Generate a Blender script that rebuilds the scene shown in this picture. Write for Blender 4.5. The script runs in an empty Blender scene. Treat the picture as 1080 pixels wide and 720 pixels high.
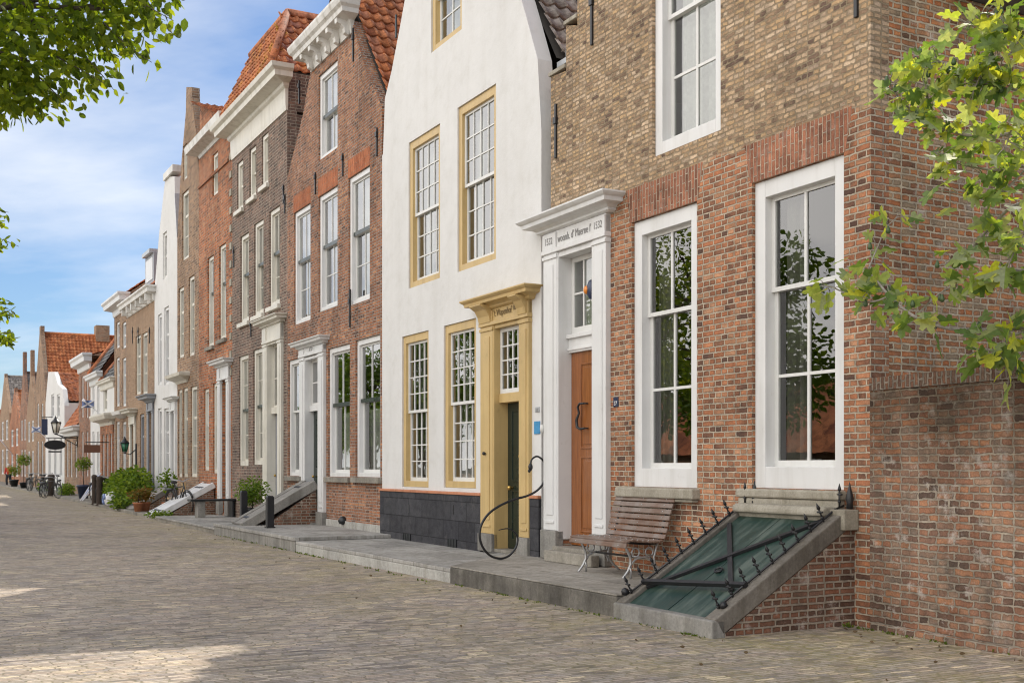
import bpy, bmesh, math, random
from mathutils import Vector, Matrix
from mathutils.geometry import tessellate_polygon
R = math.radians
rnd = random.Random(7)
sc = bpy.context.scene
COL = sc.collection

# ------------------------------------------------------------------ survey of the street
F = 1200.0; HOR = 491.0; EYE = 1.6                  # focal length in px of the 1080 px photo, horizon row, eye height
OX, OY = 3.53, 11.2                                 # foot of the brick house's right corner
DX, DY = -0.4726, 0.8813                            # along the facade row, away from the camera
NX, NY = -0.8813, -0.4726                           # out of the facades, towards the street
ROT = math.atan2(-DY, -DX)                          # facade frame: x to the right, y into the houses, z up
def U(px, n=0.0):
    k = (px-540)/F
    ox, oy = OX+NX*n, OY+NY*n
    return -((k*oy-ox)/(DX-k*DY))
def depth(u, n=0.0): return OY+NY*n-u*DY
def Z(px, py, n=0.0): return EYE+(HOR-py)*depth(U(px, n), n)/F
def N(px, u):                                       # offset from the facade at which a point of given u shows at px
    k = (px-540)/F
    x, y = OX-u*DX, OY-u*DY
    return (k*y-x)/(NX-k*NY)
def W(u, n=0.0, z=0.0): return Vector((OX-u*DX+NX*n, OY-u*DY+NY*n, z))
def at(px, py, Y): return Vector(((px-540)/F*Y, Y, EYE+(HOR-py)*Y/F))

# ------------------------------------------------------------------ materials
def nodes(name):
    m = bpy.data.materials.new(name); m.use_nodes = True
    nt = m.node_tree; nt.nodes.clear()
    out = nt.nodes.new('ShaderNodeOutputMaterial')
    return m, nt, out
def nd(nt, t, ins=None, **kw):
    n = nt.nodes.new(t)
    for k, v in kw.items(): setattr(n, k, v)
    for k, v in (ins or {}).items():
        s = n.inputs[k]
        if hasattr(v, 'is_output') or isinstance(v, bpy.types.NodeSocket): nt.links.new(v, s)
        else: s.default_value = v
    return n
def c4(c): return (c[0], c[1], c[2], 1)
def ramp(nt, fac, stops, interp='LINEAR'):
    r = nd(nt, 'ShaderNodeValToRGB', {0: fac}); r.color_ramp.interpolation = interp
    e = r.color_ramp.elements
    while len(e) < len(stops): e.new(0.5)
    for i, (p, c) in enumerate(stops):
        e[i].position = p; e[i].color = c4(c) if len(c) == 3 else c
    return r.outputs[0]
def noise(nt, vec, scale, detail=4, rough=0.55, dims='3D'):
    return nd(nt, 'ShaderNodeTexNoise', {'Vector': vec, 'Scale': scale, 'Detail': detail, 'Roughness': rough}).outputs[0]
def mixc(nt, fac, a, b, mode='MIX'):
    n = nd(nt, 'ShaderNodeMix', None, data_type='RGBA', blend_type=mode)
    for i, v in ((0, fac), (6, a), (7, b)):
        s = n.inputs[i]
        if isinstance(v, bpy.types.NodeSocket): nt.links.new(v, s)
        else: s.default_value = v if i == 0 else c4(v)
    return n.outputs[2]
def math_(nt, op, a, b=0.5, c=None, clamp=False):
    ins = {0: a, 1: b}
    if c is not None: ins[2] = c
    n = nd(nt, 'ShaderNodeMath', ins, operation=op); n.use_clamp = clamp
    return n.outputs[0]
def maprange(nt, v, a, b, c, d):
    return nd(nt, 'ShaderNodeMapRange', {0: v, 1: a, 2: b, 3: c, 4: d}).outputs[0]
def bsdf(nt, out, col, rough=0.7, normal=None, spec=0.4, metal=0.0, **kw):
    b = nd(nt, 'ShaderNodeBsdfPrincipled')
    for k, v in (('Base Color', col), ('Roughness', rough), ('Metallic', metal), ('Specular IOR Level', spec), ('Normal', normal)):
        if v is None: continue
        if isinstance(v, bpy.types.NodeSocket): nt.links.new(v, b.inputs[k])
        else: b.inputs[k].default_value = c4(v) if k == 'Base Color' else v
    for k, v in kw.items(): b.inputs[k].default_value = v
    nt.links.new(b.outputs[0], out.inputs[0]); return b
def bump(nt, h, strength=0.5, dist=0.01):
    return nd(nt, 'ShaderNodeBump', {'Height': h, 'Strength': strength, 'Distance': dist}).outputs[0]
def uvw(nt): return nd(nt, 'ShaderNodeTexCoord').outputs['UV']
def obj3(nt): return nd(nt, 'ShaderNodeTexCoord').outputs['Object']

BRICK_ID = []
def brick_nodes(nt, v, cols, mortar, bw, bh, msize=0.011, wob=0.012, offset=0.5, seed=0.0, rotate=False, squash=0.55, edge=0.5, rowrand=False):
    """per-brick random grey -> colour ramp; returns colour and height"""
    if rotate:
        v = nd(nt, 'ShaderNodeMapping', {'Vector': v, 'Rotation': (0, 0, R(90))}).outputs[0]
    if seed: v = nd(nt, 'ShaderNodeMapping', {'Vector': v, 'Location': (seed, seed*bh*7.0, 0)}).outputs[0]
    nz = nd(nt, 'ShaderNodeTexNoise', {'Vector': v, 'Scale': 2.3, 'Detail': 3})
    nz2 = nd(nt, 'ShaderNodeTexNoise', {'Vector': v, 'Scale': 21.0, 'Detail': 2})
    off = nd(nt, 'ShaderNodeVectorMath', {0: nz.outputs['Color'], 1: (0.5, 0.5, 0.5)}, operation='SUBTRACT').outputs[0]
    off2 = nd(nt, 'ShaderNodeVectorMath', {0: nz2.outputs['Color'], 1: (0.5, 0.5, 0.5)}, operation='SUBTRACT').outputs[0]
    off = nd(nt, 'ShaderNodeVectorMath', {0: off, 1: (wob, wob, 0)}, operation='MULTIPLY').outputs[0]
    off2 = nd(nt, 'ShaderNodeVectorMath', {0: off2, 1: (wob*1.3, wob*0.9, 0)}, operation='MULTIPLY').outputs[0]
    v2 = nd(nt, 'ShaderNodeVectorMath', {0: v, 1: off}, operation='ADD').outputs[0]
    v2 = nd(nt, 'ShaderNodeVectorMath', {0: v2, 1: off2}, operation='ADD').outputs[0]
    if rowrand:
        sp_ = nd(nt, 'ShaderNodeSeparateXYZ', {0: v2})
        row = math_(nt, 'FLOOR', math_(nt, 'DIVIDE', sp_.outputs[1], bh))
        wn = nd(nt, 'ShaderNodeTexWhiteNoise', {'W': row}, noise_dimensions='1D').outputs[0]
        v2 = nd(nt, 'ShaderNodeCombineXYZ', {0: math_(nt, 'ADD', sp_.outputs[0], math_(nt, 'MULTIPLY', wn, bw)), 1: sp_.outputs[1], 2: 0.0}).outputs[0]; offset = 0.0
    br = nd(nt, 'ShaderNodeTexBrick', {'Vector': v2, 'Color1': (0, 0, 0, 1), 'Color2': (1, 1, 1, 1), 'Mortar': (0.5, 0.5, 0.5, 1), 'Scale': 1.0,
            'Mortar Size': msize, 'Mortar Smooth': 0.3, 'Brick Width': bw, 'Row Height': bh}, offset=offset, squash=squash, squash_frequency=2)
    g = br.outputs[0]; fac = br.outputs[1]
    n = len(cols)
    pat = noise(nt, v, 1.3, 4, 0.6)
    g = math_(nt, 'ADD', math_(nt, 'MULTIPLY', g, 0.8), math_(nt, 'MULTIPLY_ADD', pat, 0.9, -0.35), clamp=True)
    base = ramp(nt, g, [((i+0.5)/n, c) for i, c in enumerate(cols)])
    grain = noise(nt, v, 55.0, 4, 0.7)
    base = mixc(nt, 1.0, base, ramp(nt, grain, [(0.25, (0.62,)*3), (0.75, (1.3,)*3)]), 'MULTIPLY')
    edge_shade = nd(nt, 'ShaderNodeTexBrick', {'Vector': v2, 'Color1': (0, 0, 0, 1), 'Color2': (1, 1, 1, 1), 'Mortar': (0.5, 0.5, 0.5, 1), 'Scale': 1.0,
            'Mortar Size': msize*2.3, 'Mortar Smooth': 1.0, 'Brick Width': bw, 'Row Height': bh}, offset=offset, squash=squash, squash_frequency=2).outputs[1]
    base = mixc(nt, edge_shade, base, mixc(nt, 1.0, base, (edge, edge*0.98, edge*0.96), 'MULTIPLY'))  # shade of the recessed joints put into the colour: bricks darken towards their edges
    base = mixc(nt, 1.0, base, ramp(nt, noise(nt, v, 6.5, 5, 0.7), [(0.3, (0.66,)*3), (0.5, (1, 1, 1)), (0.72, (1.28, 1.25, 1.2))]), 'MULTIPLY')
    mcol = mixc(nt, 1.0, mortar, ramp(nt, noise(nt, v, 9.0), [(0.3, (0.6,)*3), (0.7, (1.15,)*3)]), 'MULTIPLY')
    col = mixc(nt, fac, base, mcol)
    h = math_(nt, 'SUBTRACT', math_(nt, 'MULTIPLY', grain, 0.55), fac)
    h = math_(nt, 'ADD', h, math_(nt, 'MULTIPLY', g, 0.35))
    h = math_(nt, 'ADD', h, math_(nt, 'MULTIPLY', noise(nt, v, 3.2, 4, 0.6), 1.6))
    BRICK_ID.clear(); BRICK_ID.append(br.outputs[0])
    return col, h, fac
MATS = {}
def lean(nt, normal, k):
    wn = nd(nt, 'ShaderNodeTexWhiteNoise', {'W': math_(nt, 'MULTIPLY', BRICK_ID[0], 917.0)}, noise_dimensions='1D').outputs[1]
    d = nd(nt, 'ShaderNodeVectorMath', {0: wn, 1: (0.5, 0.5, 0.5)}, operation='SUBTRACT').outputs[0]
    d = nd(nt, 'ShaderNodeVectorMath', {0: d, 1: (k, k, k)}, operation='MULTIPLY').outputs[0]
    d = nd(nt, 'ShaderNodeVectorMath', {0: normal, 1: d}, operation='ADD').outputs[0]
    return nd(nt, 'ShaderNodeVectorMath', {0: d}, operation='NORMALIZE').outputs[0]
def brick(name, cols, mortar, bw=0.205, bh=0.0625, stain=0.5, efflor=0.0, algae=0.0, rotate=False, msize=0.0095, seed=0.0, bumpd=0.011, squash=0.55, wob=0.014, topstain=None, edge=0.5):
    if name in ('brick_garden', 'brick_side', 'brick_hatch', 'brick_red', 'brick_purple', 'brick_garden_top'): cols = [(r*1.14, g*1.22, b*1.2) for r, g, b in cols]
    m, nt, out = nodes(name)
    v = uvw(nt)
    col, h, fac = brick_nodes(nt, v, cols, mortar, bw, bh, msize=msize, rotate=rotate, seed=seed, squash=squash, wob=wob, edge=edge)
    st = ramp(nt, noise(nt, v, 0.55, 6, 0.65), [(0.3, (1-stain*0.55,)*3), (0.5, (1, 1, 1)), (0.72, (1+stain*0.22, 1+stain*0.2, 1+stain*0.17))])
    col = mixc(nt, 1.0, col, st, 'MULTIPLY')
    st2 = nd(nt, 'ShaderNodeMapping', {'Vector': v, 'Scale': (2.2, 0.28, 1)}).outputs[0]
    col = mixc(nt, 1.0, col, ramp(nt, noise(nt, st2, 1.0, 5, 0.6), [(0.35, (1-stain*0.4,)*3), (0.55, (1, 1, 1))]), 'MULTIPLY')
    if efflor:
        e = ramp(nt, noise(nt, v, 3.4, 9, 0.75), [(0.55, (0, 0, 0)), (0.66, (efflor,)*3)])
        col = mixc(nt, e, col, (0.52, 0.47, 0.42))
    if algae:
        e = ramp(nt, noise(nt, v, 1.1, 7, 0.7), [(0.50, (0, 0, 0)), (0.66, (algae,)*3)])
        col = mixc(nt, e, col, (0.07, 0.062, 0.05))
    if topstain:
        zz = nd(nt, 'ShaderNodeSeparateXYZ', {0: v}).outputs[1]
        zz = math_(nt, 'ADD', zz, math_(nt, 'MULTIPLY_ADD', noise(nt, v, 1.6, 8, 0.7), 2.4, -1.2))
        t = maprange(nt, zz, topstain[0], topstain[1], 0.0, 0.92)
        col = mixc(nt, t, col, mixc(nt, 1.0, col, (0.34, 0.31, 0.27), 'MULTIPLY'))
    bsdf(nt, out, col, 0.88, lean(nt, bump(nt, h, 0.9, bumpd), 0.22), 0.2)
    MATS[name] = m; return m
def paint(name, c, rough=0.45, dirt=0.12, spec=0.4, streak=True, bmp=0.08):
    m, nt, out = nodes(name); v = obj3(nt)
    a = noise(nt, v, 1.3, 6, 0.6)
    col = mixc(nt, 1.0, c, ramp(nt, a, [(0.3, (1-dirt,)*3), (0.6, (1, 1, 1))]), 'MULTIPLY')
    if streak:
        s = nd(nt, 'ShaderNodeMapping', {'Vector': v, 'Scale': (6, 6, 0.5)}).outputs[0]
        col = mixc(nt, 1.0, col, ramp(nt, noise(nt, s, 1.0, 5), [(0.32, (1-dirt*1.2, 1-dirt*1.3, 1-dirt*1.5)), (0.52, (1, 1, 1))]), 'MULTIPLY')
    f = math_(nt, 'ADD', noise(nt, v, 40.0, 3), noise(nt, nd(nt, 'ShaderNodeMapping', {'Vector': v, 'Scale': (60, 60, 3)}).outputs[0], 1.0, 3))
    col = mixc(nt, 1.0, col, ramp(nt, noise(nt, v, 7.0, 8, 0.75), [(0.28, (1-dirt*1.3, 1-dirt*1.4, 1-dirt*1.6)), (0.42, (1, 1, 1))]), 'MULTIPLY')
    rr = maprange(nt, a, 0.3, 0.7, rough-0.08, rough+0.12)
    bsdf(nt, out, col, rr, bump(nt, f, bmp, 0.004), spec)
    MATS[name] = m; return m
def stone(name, cols, scale=6.0, rough=0.85, bmp=0.4, joints=None):
    m, nt, out = nodes(name); v = obj3(nt)
    a = noise(nt, v, scale*0.25, 7, 0.65); b = noise(nt, v, scale*6, 5, 0.7)
    col = ramp(nt, a, [(0.28, cols[0]), (0.5, cols[1]), (0.75, cols[2])])
    col = mixc(nt, 1.0, col, ramp(nt, b, [(0.25, (0.72,)*3), (0.7, (1.15,)*3)]), 'MULTIPLY')
    s = nd(nt, 'ShaderNodeMapping', {'Vector': v, 'Scale': (5, 5, 0.6)}).outputs[0]
    col = mixc(nt, 1.0, col, ramp(nt, noise(nt, s, 1.2, 6, 0.7), [(0.36, (0.74, 0.73, 0.70)), (0.56, (1, 1, 1))]), 'MULTIPLY')
    h = b
    if joints:
        bw, bh, jc = joints
        br = nd(nt, 'ShaderNodeTexBrick', {'Vector': uvw(nt), 'Color1': (0.8, 0.8, 0.8, 1), 'Color2': (1.1, 1.1, 1.1, 1), 'Mortar': c4(jc), 'Scale': 1.0, 'Mortar Size': 0.008, 'Mortar Smooth': 0.2, 'Brick Width': bw, 'Row Height': bh})
        col = mixc(nt, 1.0, col, br.outputs[0], 'MULTIPLY')
        h = math_(nt, 'SUBTRACT', h, br.outputs[1])
    bsdf(nt, out, col, rough, bump(nt, h, bmp, 0.006), 0.3)
    MATS[name] = m; return m
def plain(name, c, rough=0.5, metal=0.0, spec=0.5, vary=0.15, bmp=0.15, sc_=14):
    m, nt, out = nodes(name); v = obj3(nt)
    a = noise(nt, v, sc_, 5, 0.6)
    col = mixc(nt, 1.0, c, ramp(nt, a, [(0.25, (1-vary,)*3), (0.75, (1+vary,)*3)]), 'MULTIPLY')
    bsdf(nt, out, col, rough, bump(nt, a, bmp, 0.004), spec, metal)
    MATS[name] = m; return m
def tiles(name, cols, lichen=None, rough=0.8):
    """roof tiles: uv counts tiles, one random value per tile"""
    m, nt, out = nodes(name); v = uvw(nt)
    fl = nd(nt, 'ShaderNodeVectorMath', {0: v}, operation='FLOOR').outputs[0]
    wn = nd(nt, 'ShaderNodeTexWhiteNoise', {'Vector': fl}, noise_dimensions='3D').outputs[0]
    n = len(cols)
    col = ramp(nt, wn, [((i+0.5)/n, c) for i, c in enumerate(cols)])
    o = obj3(nt)
    g = noise(nt, o, 18.0, 6, 0.7)
    col = mixc(nt, 1.0, col, ramp(nt, g, [(0.3, (0.55,)*3), (0.65, (1.2,)*3)]), 'MULTIPLY')
    if lichen:
        e = ramp(nt, noise(nt, o, 1.1, 6, 0.7), [(0.5, (0, 0, 0)), (0.66, (0.85,)*3)])
        col = mixc(nt, e, col, lichen)
    d = ramp(nt, noise(nt, o, 3.0, 6, 0.7), [(0.38, (0.5, 0.47, 0.45)), (0.55, (1, 1, 1))])
    col = mixc(nt, 1.0, col, d, 'MULTIPLY')
    bsdf(nt, out, col, rough, bump(nt, g, 0.3, 0.01), 0.3)
    MATS[name] = m; return m
def leaf_mat(name, cols, trans=0.45):
    m, nt, out = nodes(name)
    g = nd(nt, 'ShaderNodeNewGeometry')
    col = ramp(nt, g.outputs['Random Per Island'], [((i+0.5)/len(cols), c) for i, c in enumerate(cols)])
    vein = noise(nt, obj3(nt), 30.0, 3)
    col = mixc(nt, 1.0, col, ramp(nt, vein, [(0.3, (0.8,)*3), (0.7, (1.2,)*3)]), 'MULTIPLY')
    b = nd(nt, 'ShaderNodeBsdfPrincipled', {'Base Color': col, 'Roughness': 0.58, 'Specular IOR Level': 0.25})
    tc = mixc(nt, 1.0, col, (1.9, 1.8, 0.55), 'MULTIPLY')
    t = nd(nt, 'ShaderNodeBsdfTranslucent', {'Color': tc})
    mx = nd(nt, 'ShaderNodeMixShader', {0: trans, 1: b.outputs[0], 2: t.outputs[0]})
    nt.links.new(mx.outputs[0], out.inputs[0])
    MATS[name] = m; return m
def glass(name, boost=2.1, tint=(0.75, 0.79, 0.77), wave=0.018):
    m, nt, out = nodes(name); v = obj3(nt)
    f = nd(nt, 'ShaderNodeFresnel', {'IOR': 1.5}).outputs[0]
    f = math_(nt, 'MULTIPLY_ADD', f, boost, 0.03, clamp=True)
    h = noise(nt, v, 2.2, 2, 0.5)
    nrm = bump(nt, h, wave, 0.05)
    gl = nd(nt, 'ShaderNodeBsdfGlossy', {'Color': (1, 1, 1, 1), 'Roughness': 0.006, 'Normal': nrm})
    tr = nd(nt, 'ShaderNodeBsdfTransparent', {'Color': c4(tint)})
    mx = nd(nt, 'ShaderNodeMixShader', {0: f, 1: tr.outputs[0], 2: gl.outputs[0]})
    nt.links.new(mx.outputs[0], out.inputs[0])
    MATS[name] = m; return m
def wood(name, c1, c2, rough=0.35, spec=0.5, axis=(14, 14, 1.0), dirt=0.0):
    m, nt, out = nodes(name); v = obj3(nt)
    s = nd(nt, 'ShaderNodeMapping', {'Vector': v, 'Scale': axis}).outputs[0]
    a = noise(nt, s, 3.0, 7, 0.65)
    col = ramp(nt, a, [(0.3, c1), (0.7, c2)])
    if dirt: col = mixc(nt, ramp(nt, noise(nt, v, 4.0, 6), [(0.4, (0, 0, 0)), (0.65, (dirt,)*3)]), col, (0.28, 0.26, 0.24))
    bsdf(nt, out, col, rough, bump(nt, a, 0.15, 0.004), spec)
    MATS[name] = m; return m

# bricks of each house
MORT = (0.46, 0.39, 0.30)
m, nt, out = nodes('brick_corner_house')
v = uvw(nt)
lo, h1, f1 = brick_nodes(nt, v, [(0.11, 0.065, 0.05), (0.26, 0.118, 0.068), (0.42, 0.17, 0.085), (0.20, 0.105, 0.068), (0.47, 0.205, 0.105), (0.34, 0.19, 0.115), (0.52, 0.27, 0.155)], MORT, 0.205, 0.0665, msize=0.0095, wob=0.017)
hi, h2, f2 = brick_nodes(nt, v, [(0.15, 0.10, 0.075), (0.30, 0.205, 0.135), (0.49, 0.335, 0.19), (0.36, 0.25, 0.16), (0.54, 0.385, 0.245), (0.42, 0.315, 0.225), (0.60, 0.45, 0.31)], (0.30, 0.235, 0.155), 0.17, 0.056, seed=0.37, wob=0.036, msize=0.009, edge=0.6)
sep = nd(nt, 'ShaderNodeSeparateXYZ', {0: v})
jag = math_(nt, 'MULTIPLY', math_(nt, 'SUBTRACT', noise(nt, v, 3.0, 3), 0.5), 0.5)
zz = math_(nt, 'ADD', sep.outputs[1], jag)
fz = maprange(nt, zz, 5.14, 5.22, 0, 1)
col = mixc(nt, fz, lo, hi)
hh = nd(nt, 'ShaderNodeMix', {0: fz, 2: h1, 3: h2}).outputs[0]
col = mixc(nt, 1.0, col, ramp(nt, noise(nt, v, 0.6, 6, 0.65), [(0.3, (0.72,)*3), (0.5, (1, 1, 1)), (0.72, (1.12, 1.1, 1.08))]), 'MULTIPLY')
e = ramp(nt, noise(nt, v, 1.5, 8, 0.72), [(0.6, (0, 0, 0)), (0.74, (0.5,)*3)])
e = math_(nt, 'MULTIPLY', e, maprange(nt, sep.outputs[1], 3.2, 1.2, 0.15, 1))
col = mixc(nt, e, col, (0.46, 0.41, 0.36))
bsdf(nt, out, col, 0.88, lean(nt, bump(nt, hh, 0.95, 0.014), 0.22), 0.2); MATS['brick_corner_house'] = m

RED = [(0.12, 0.062, 0.046), (0.25, 0.102, 0.058), (0.37, 0.145, 0.075), (0.22, 0.095, 0.06), (0.44, 0.195, 0.10)]
brick('brick_garden', [(0.11, 0.07, 0.055), (0.22, 0.118, 0.085), (0.34, 0.15, 0.09), (0.25, 0.145, 0.105), (0.42, 0.19, 0.105), (0.21, 0.15, 0.12), (0.36, 0.215, 0.15)], (0.40, 0.34, 0.265), 0.215, 0.068, 0.8, 0.85, 0.6, msize=0.010, bumpd=0.02, wob=0.034, topstain=(1.25, 2.25))
brick('brick_coping', [(0.09, 0.055, 0.04), (0.16, 0.085, 0.055), (0.25, 0.115, 0.065), (0.12, 0.075, 0.055), (0.20, 0.13, 0.09)], (0.22, 0.185, 0.145), 0.13, 0.055, 0.5, 0.2, 0.6, rotate=True, msize=0.011, bumpd=0.018, squash=1.0, wob=0.03)
brick('brick_garden_top', [(0.075, 0.05, 0.04), (0.12, 0.075, 0.055), (0.17, 0.09, 0.065), (0.13, 0.09, 0.07)], (0.24, 0.20, 0.16), 0.215, 0.068, 0.5, 0.4, 0.7, msize=0.011, bumpd=0.02, wob=0.03)
brick('brick_side', [(0.15, 0.085, 0.055), (0.28, 0.115, 0.06), (0.44, 0.155, 0.065), (0.30, 0.15, 0.085), (0.50, 0.20, 0.085), (0.27, 0.19, 0.13), (0.40, 0.25, 0.15)], (0.48, 0.40, 0.29), 0.21, 0.068, 0.6, 0.5, msize=0.012, seed=0.21, wob=0.026)
brick('brick_hatch', [(0.10, 0.055, 0.042), (0.16, 0.075, 0.05), (0.25, 0.10, 0.06), (0.20, 0.10, 0.07)], (0.33, 0.27, 0.21), 0.205, 0.0645, 0.6, 0.6, 0.45, msize=0.012)
brick('brick_lintel', [(0.20, 0.092, 0.06), (0.33, 0.135, 0.08), (0.40, 0.17, 0.10), (0.26, 0.115, 0.073), (0.44, 0.20, 0.125)], (0.46, 0.37, 0.28), 0.21, 0.060, 0.5, 0.2, rotate=True, msize=0.007, squash=1.0)
brick('brick_lintel_bright', [(0.35, 0.105, 0.045), (0.42, 0.14, 0.06), (0.46, 0.16, 0.075), (0.38, 0.12, 0.055)], (0.36, 0.26, 0.19), 0.3, 0.06, 0.3, rotate=True, msize=0.005, squash=1.0)
brick('brick_red', RED, (0.36, 0.30, 0.25), 0.205, 0.062, 0.55, 0.2, seed=0.11)
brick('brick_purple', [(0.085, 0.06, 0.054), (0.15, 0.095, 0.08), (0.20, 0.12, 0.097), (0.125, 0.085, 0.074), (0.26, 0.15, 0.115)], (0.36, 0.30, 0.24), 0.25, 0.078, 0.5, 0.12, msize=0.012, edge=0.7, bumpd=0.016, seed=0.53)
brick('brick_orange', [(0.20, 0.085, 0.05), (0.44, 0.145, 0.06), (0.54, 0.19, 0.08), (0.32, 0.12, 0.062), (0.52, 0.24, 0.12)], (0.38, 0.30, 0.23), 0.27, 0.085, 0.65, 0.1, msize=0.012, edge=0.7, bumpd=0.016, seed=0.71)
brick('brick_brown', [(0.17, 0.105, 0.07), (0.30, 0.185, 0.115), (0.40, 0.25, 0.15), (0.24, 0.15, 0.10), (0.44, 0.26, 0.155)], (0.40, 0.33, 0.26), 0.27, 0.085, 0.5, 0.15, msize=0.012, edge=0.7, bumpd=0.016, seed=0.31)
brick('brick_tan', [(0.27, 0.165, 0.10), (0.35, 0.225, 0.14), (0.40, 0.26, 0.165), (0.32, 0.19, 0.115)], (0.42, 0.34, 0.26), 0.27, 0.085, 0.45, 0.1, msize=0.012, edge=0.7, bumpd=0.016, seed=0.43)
brick('slate_cladding', [(0.040, 0.040, 0.046), (0.052, 0.052, 0.058), (0.062, 0.062, 0.068), (0.046, 0.046, 0.052)], (0.025, 0.025, 0.028), 0.62, 0.33, 0.25, 0.05, msize=0.006, bumpd=0.004, squash=1.0, wob=0.004)
# plaster, paint, stone
m, nt, out = nodes('white_plaster'); v = obj3(nt)
col = mixc(nt, 1.0, (0.64, 0.636, 0.624), ramp(nt, noise(nt, v, 0.7, 7, 0.6), [(0.3, (0.93, 0.93, 0.925)), (0.6, (1, 1, 1))]), 'MULTIPLY')
s_ = nd(nt, 'ShaderNodeMapping', {'Vector': v, 'Scale': (3, 3, 0.25)}).outputs[0]
col = mixc(nt, 1.0, col, ramp(nt, noise(nt, s_, 1.0, 6), [(0.30, (0.955, 0.95, 0.94)), (0.52, (1, 1, 1))]), 'MULTIPLY')
hb = math_(nt, 'ADD', noise(nt, v, 5.0, 3), math_(nt, 'MULTIPLY', noise(nt, v, 60.0, 3), 0.3))
col = mixc(nt, 1.0, col, ramp(nt, noise(nt, v, 2.6, 8, 0.7), [(0.32, (0.93, 0.925, 0.91)), (0.48, (1, 1, 1)), (0.7, (1.03, 1.03, 1.03))]), 'MULTIPLY')
hb = math_(nt, 'ADD', hb, math_(nt, 'MULTIPLY', noise(nt, v, 1.4, 4), 2.0))
bsdf(nt, out, col, 0.8, bump(nt, hb, 0.5, 0.016), 0.25); MATS['white_plaster'] = m
paint('white_paint', (0.67, 0.67, 0.665), 0.38, 0.08)
paint('cream_paint', (0.66, 0.635, 0.56), 0.42, 0.14)
paint('old_white_paint', (0.70, 0.69, 0.66), 0.5, 0.22)
paint('yellow_paint', (0.55, 0.395, 0.175), 0.42, 0.12)
paint('sash_white', (0.67, 0.67, 0.65), 0.35, 0.06)
paint('dark_green_paint', (0.012, 0.022, 0.016), 0.25, 0.1, 0.55)
paint('grey_paint', (0.28, 0.29, 0.32), 0.45, 0.12)
paint('terracotta_ledge', (0.52, 0.22, 0.12), 0.75, 0.2)
stone('grey_stone', [(0.16, 0.15, 0.14), (0.25, 0.24, 0.22), (0.34, 0.32, 0.29)])
stone('stoep_stone', [(0.13, 0.118, 0.10), (0.26, 0.24, 0.205), (0.40, 0.37, 0.315)], 5.0, bmp=0.6)
stone('sand_stone', [(0.25, 0.225, 0.18), (0.36, 0.33, 0.27), (0.44, 0.41, 0.34)], 8.0)
stone('cheek_stone', [(0.10, 0.088, 0.075), (0.17, 0.152, 0.13), (0.26, 0.235, 0.20)], 5.0)
stone('kerb_stone', [(0.06, 0.055, 0.048), (0.13, 0.12, 0.105), (0.25, 0.23, 0.20)], 6.0, bmp=0.7)
stone('stoep_top', [(0.22, 0.20, 0.17), (0.33, 0.305, 0.265), (0.42, 0.39, 0.345)], 4.0, bmp=0.5, joints=(1.6, 1.1, (0.45, 0.43, 0.40)))
stone('stoep_flag', [(0.26, 0.25, 0.235), (0.36, 0.345, 0.32), (0.44, 0.425, 0.40)], 3.0, joints=(0.75, 0.6, (0.5, 0.48, 0.45)))
stone('light_stone', [(0.30, 0.29, 0.27), (0.42, 0.41, 0.38), (0.52, 0.50, 0.47)], 4.0)
plain('black_iron', (0.012, 0.012, 0.014), 0.42, 0.0, 0.5)
plain('silver_iron', (0.42, 0.42, 0.42), 0.4, 0.5)
plain('zinc', (0.42, 0.44, 0.46), 0.45, 0.5)
plain('lead_dark', (0.09, 0.09, 0.095), 0.6)
plain('brass', (0.5, 0.33, 0.10), 0.3, 0.9)
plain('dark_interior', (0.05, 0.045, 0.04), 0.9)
plain('curtain', (0.72, 0.71, 0.68), 0.9, bmp=0)
plain('grey_curtain', (0.30, 0.28, 0.25), 0.9, bmp=0)
plain('terracotta', (0.45, 0.18, 0.09), 0.8)
plain('blue_enamel', (0.05, 0.25, 0.48), 0.25)
plain('dark_blue', (0.02, 0.03, 0.07), 0.3)
plain('blue_white', (0.16, 0.22, 0.42), 0.4)
plain('flag_white', (0.75, 0.75, 0.78), 0.8)
plain('rubber', (0.02, 0.02, 0.02), 0.8)
plain('skin', (0.52, 0.32, 0.24), 0.6)
plain('red_cloth', (0.45, 0.03, 0.025), 0.85)
plain('dark_cloth', (0.025, 0.027, 0.035), 0.9)
plain('pale_hair', (0.6, 0.57, 0.5), 0.8)
plain('sign_black', (0.012, 0.014, 0.016), 0.4)
plain('sign_brown', (0.16, 0.07, 0.04), 0.5)
plain('lantern_green', (0.03, 0.16, 0.08), 0.3)
plain('opal_glass', (0.62, 0.60, 0.52), 0.25)
plain('lettering_grey', (0.24, 0.235, 0.23), 0.6)
plain('lettering_brown', (0.17, 0.11, 0.04), 0.6)
plain('lettering_white', (0.75, 0.75, 0.75), 0.6)
plain('fig_fruit', (0.05, 0.085, 0.03), 0.5)
plain('orange_glass', (0.65, 0.22, 0.03), 0.3)
wood('varnished_wood', (0.17, 0.058, 0.018), (0.31, 0.112, 0.033), 0.2, 0.55, (16, 16, 0.8))
wood('bench_wood', (0.115, 0.066, 0.045), (0.20, 0.125, 0.09), 0.5, 0.4, (1.0, 30, 30), 0.5)
wood('grey_wood', (0.16, 0.15, 0.14), (0.30, 0.28, 0.26), 0.8, 0.2, (6, 6, 1))
wood('plain_wood', (0.40, 0.27, 0.14), (0.52, 0.37, 0.2), 0.6, 0.3)
wood('bark', (0.055, 0.045, 0.036), (0.14, 0.115, 0.09), 0.9, 0.15, (12, 12, 2))
wood('fig_bark', (0.20, 0.18, 0.155), (0.34, 0.31, 0.27), 0.85, 0.2, (12, 12, 3))
wood('post_wood', (0.045, 0.035, 0.03), (0.11, 0.085, 0.07), 0.85, 0.2, (12, 12, 2))
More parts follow.
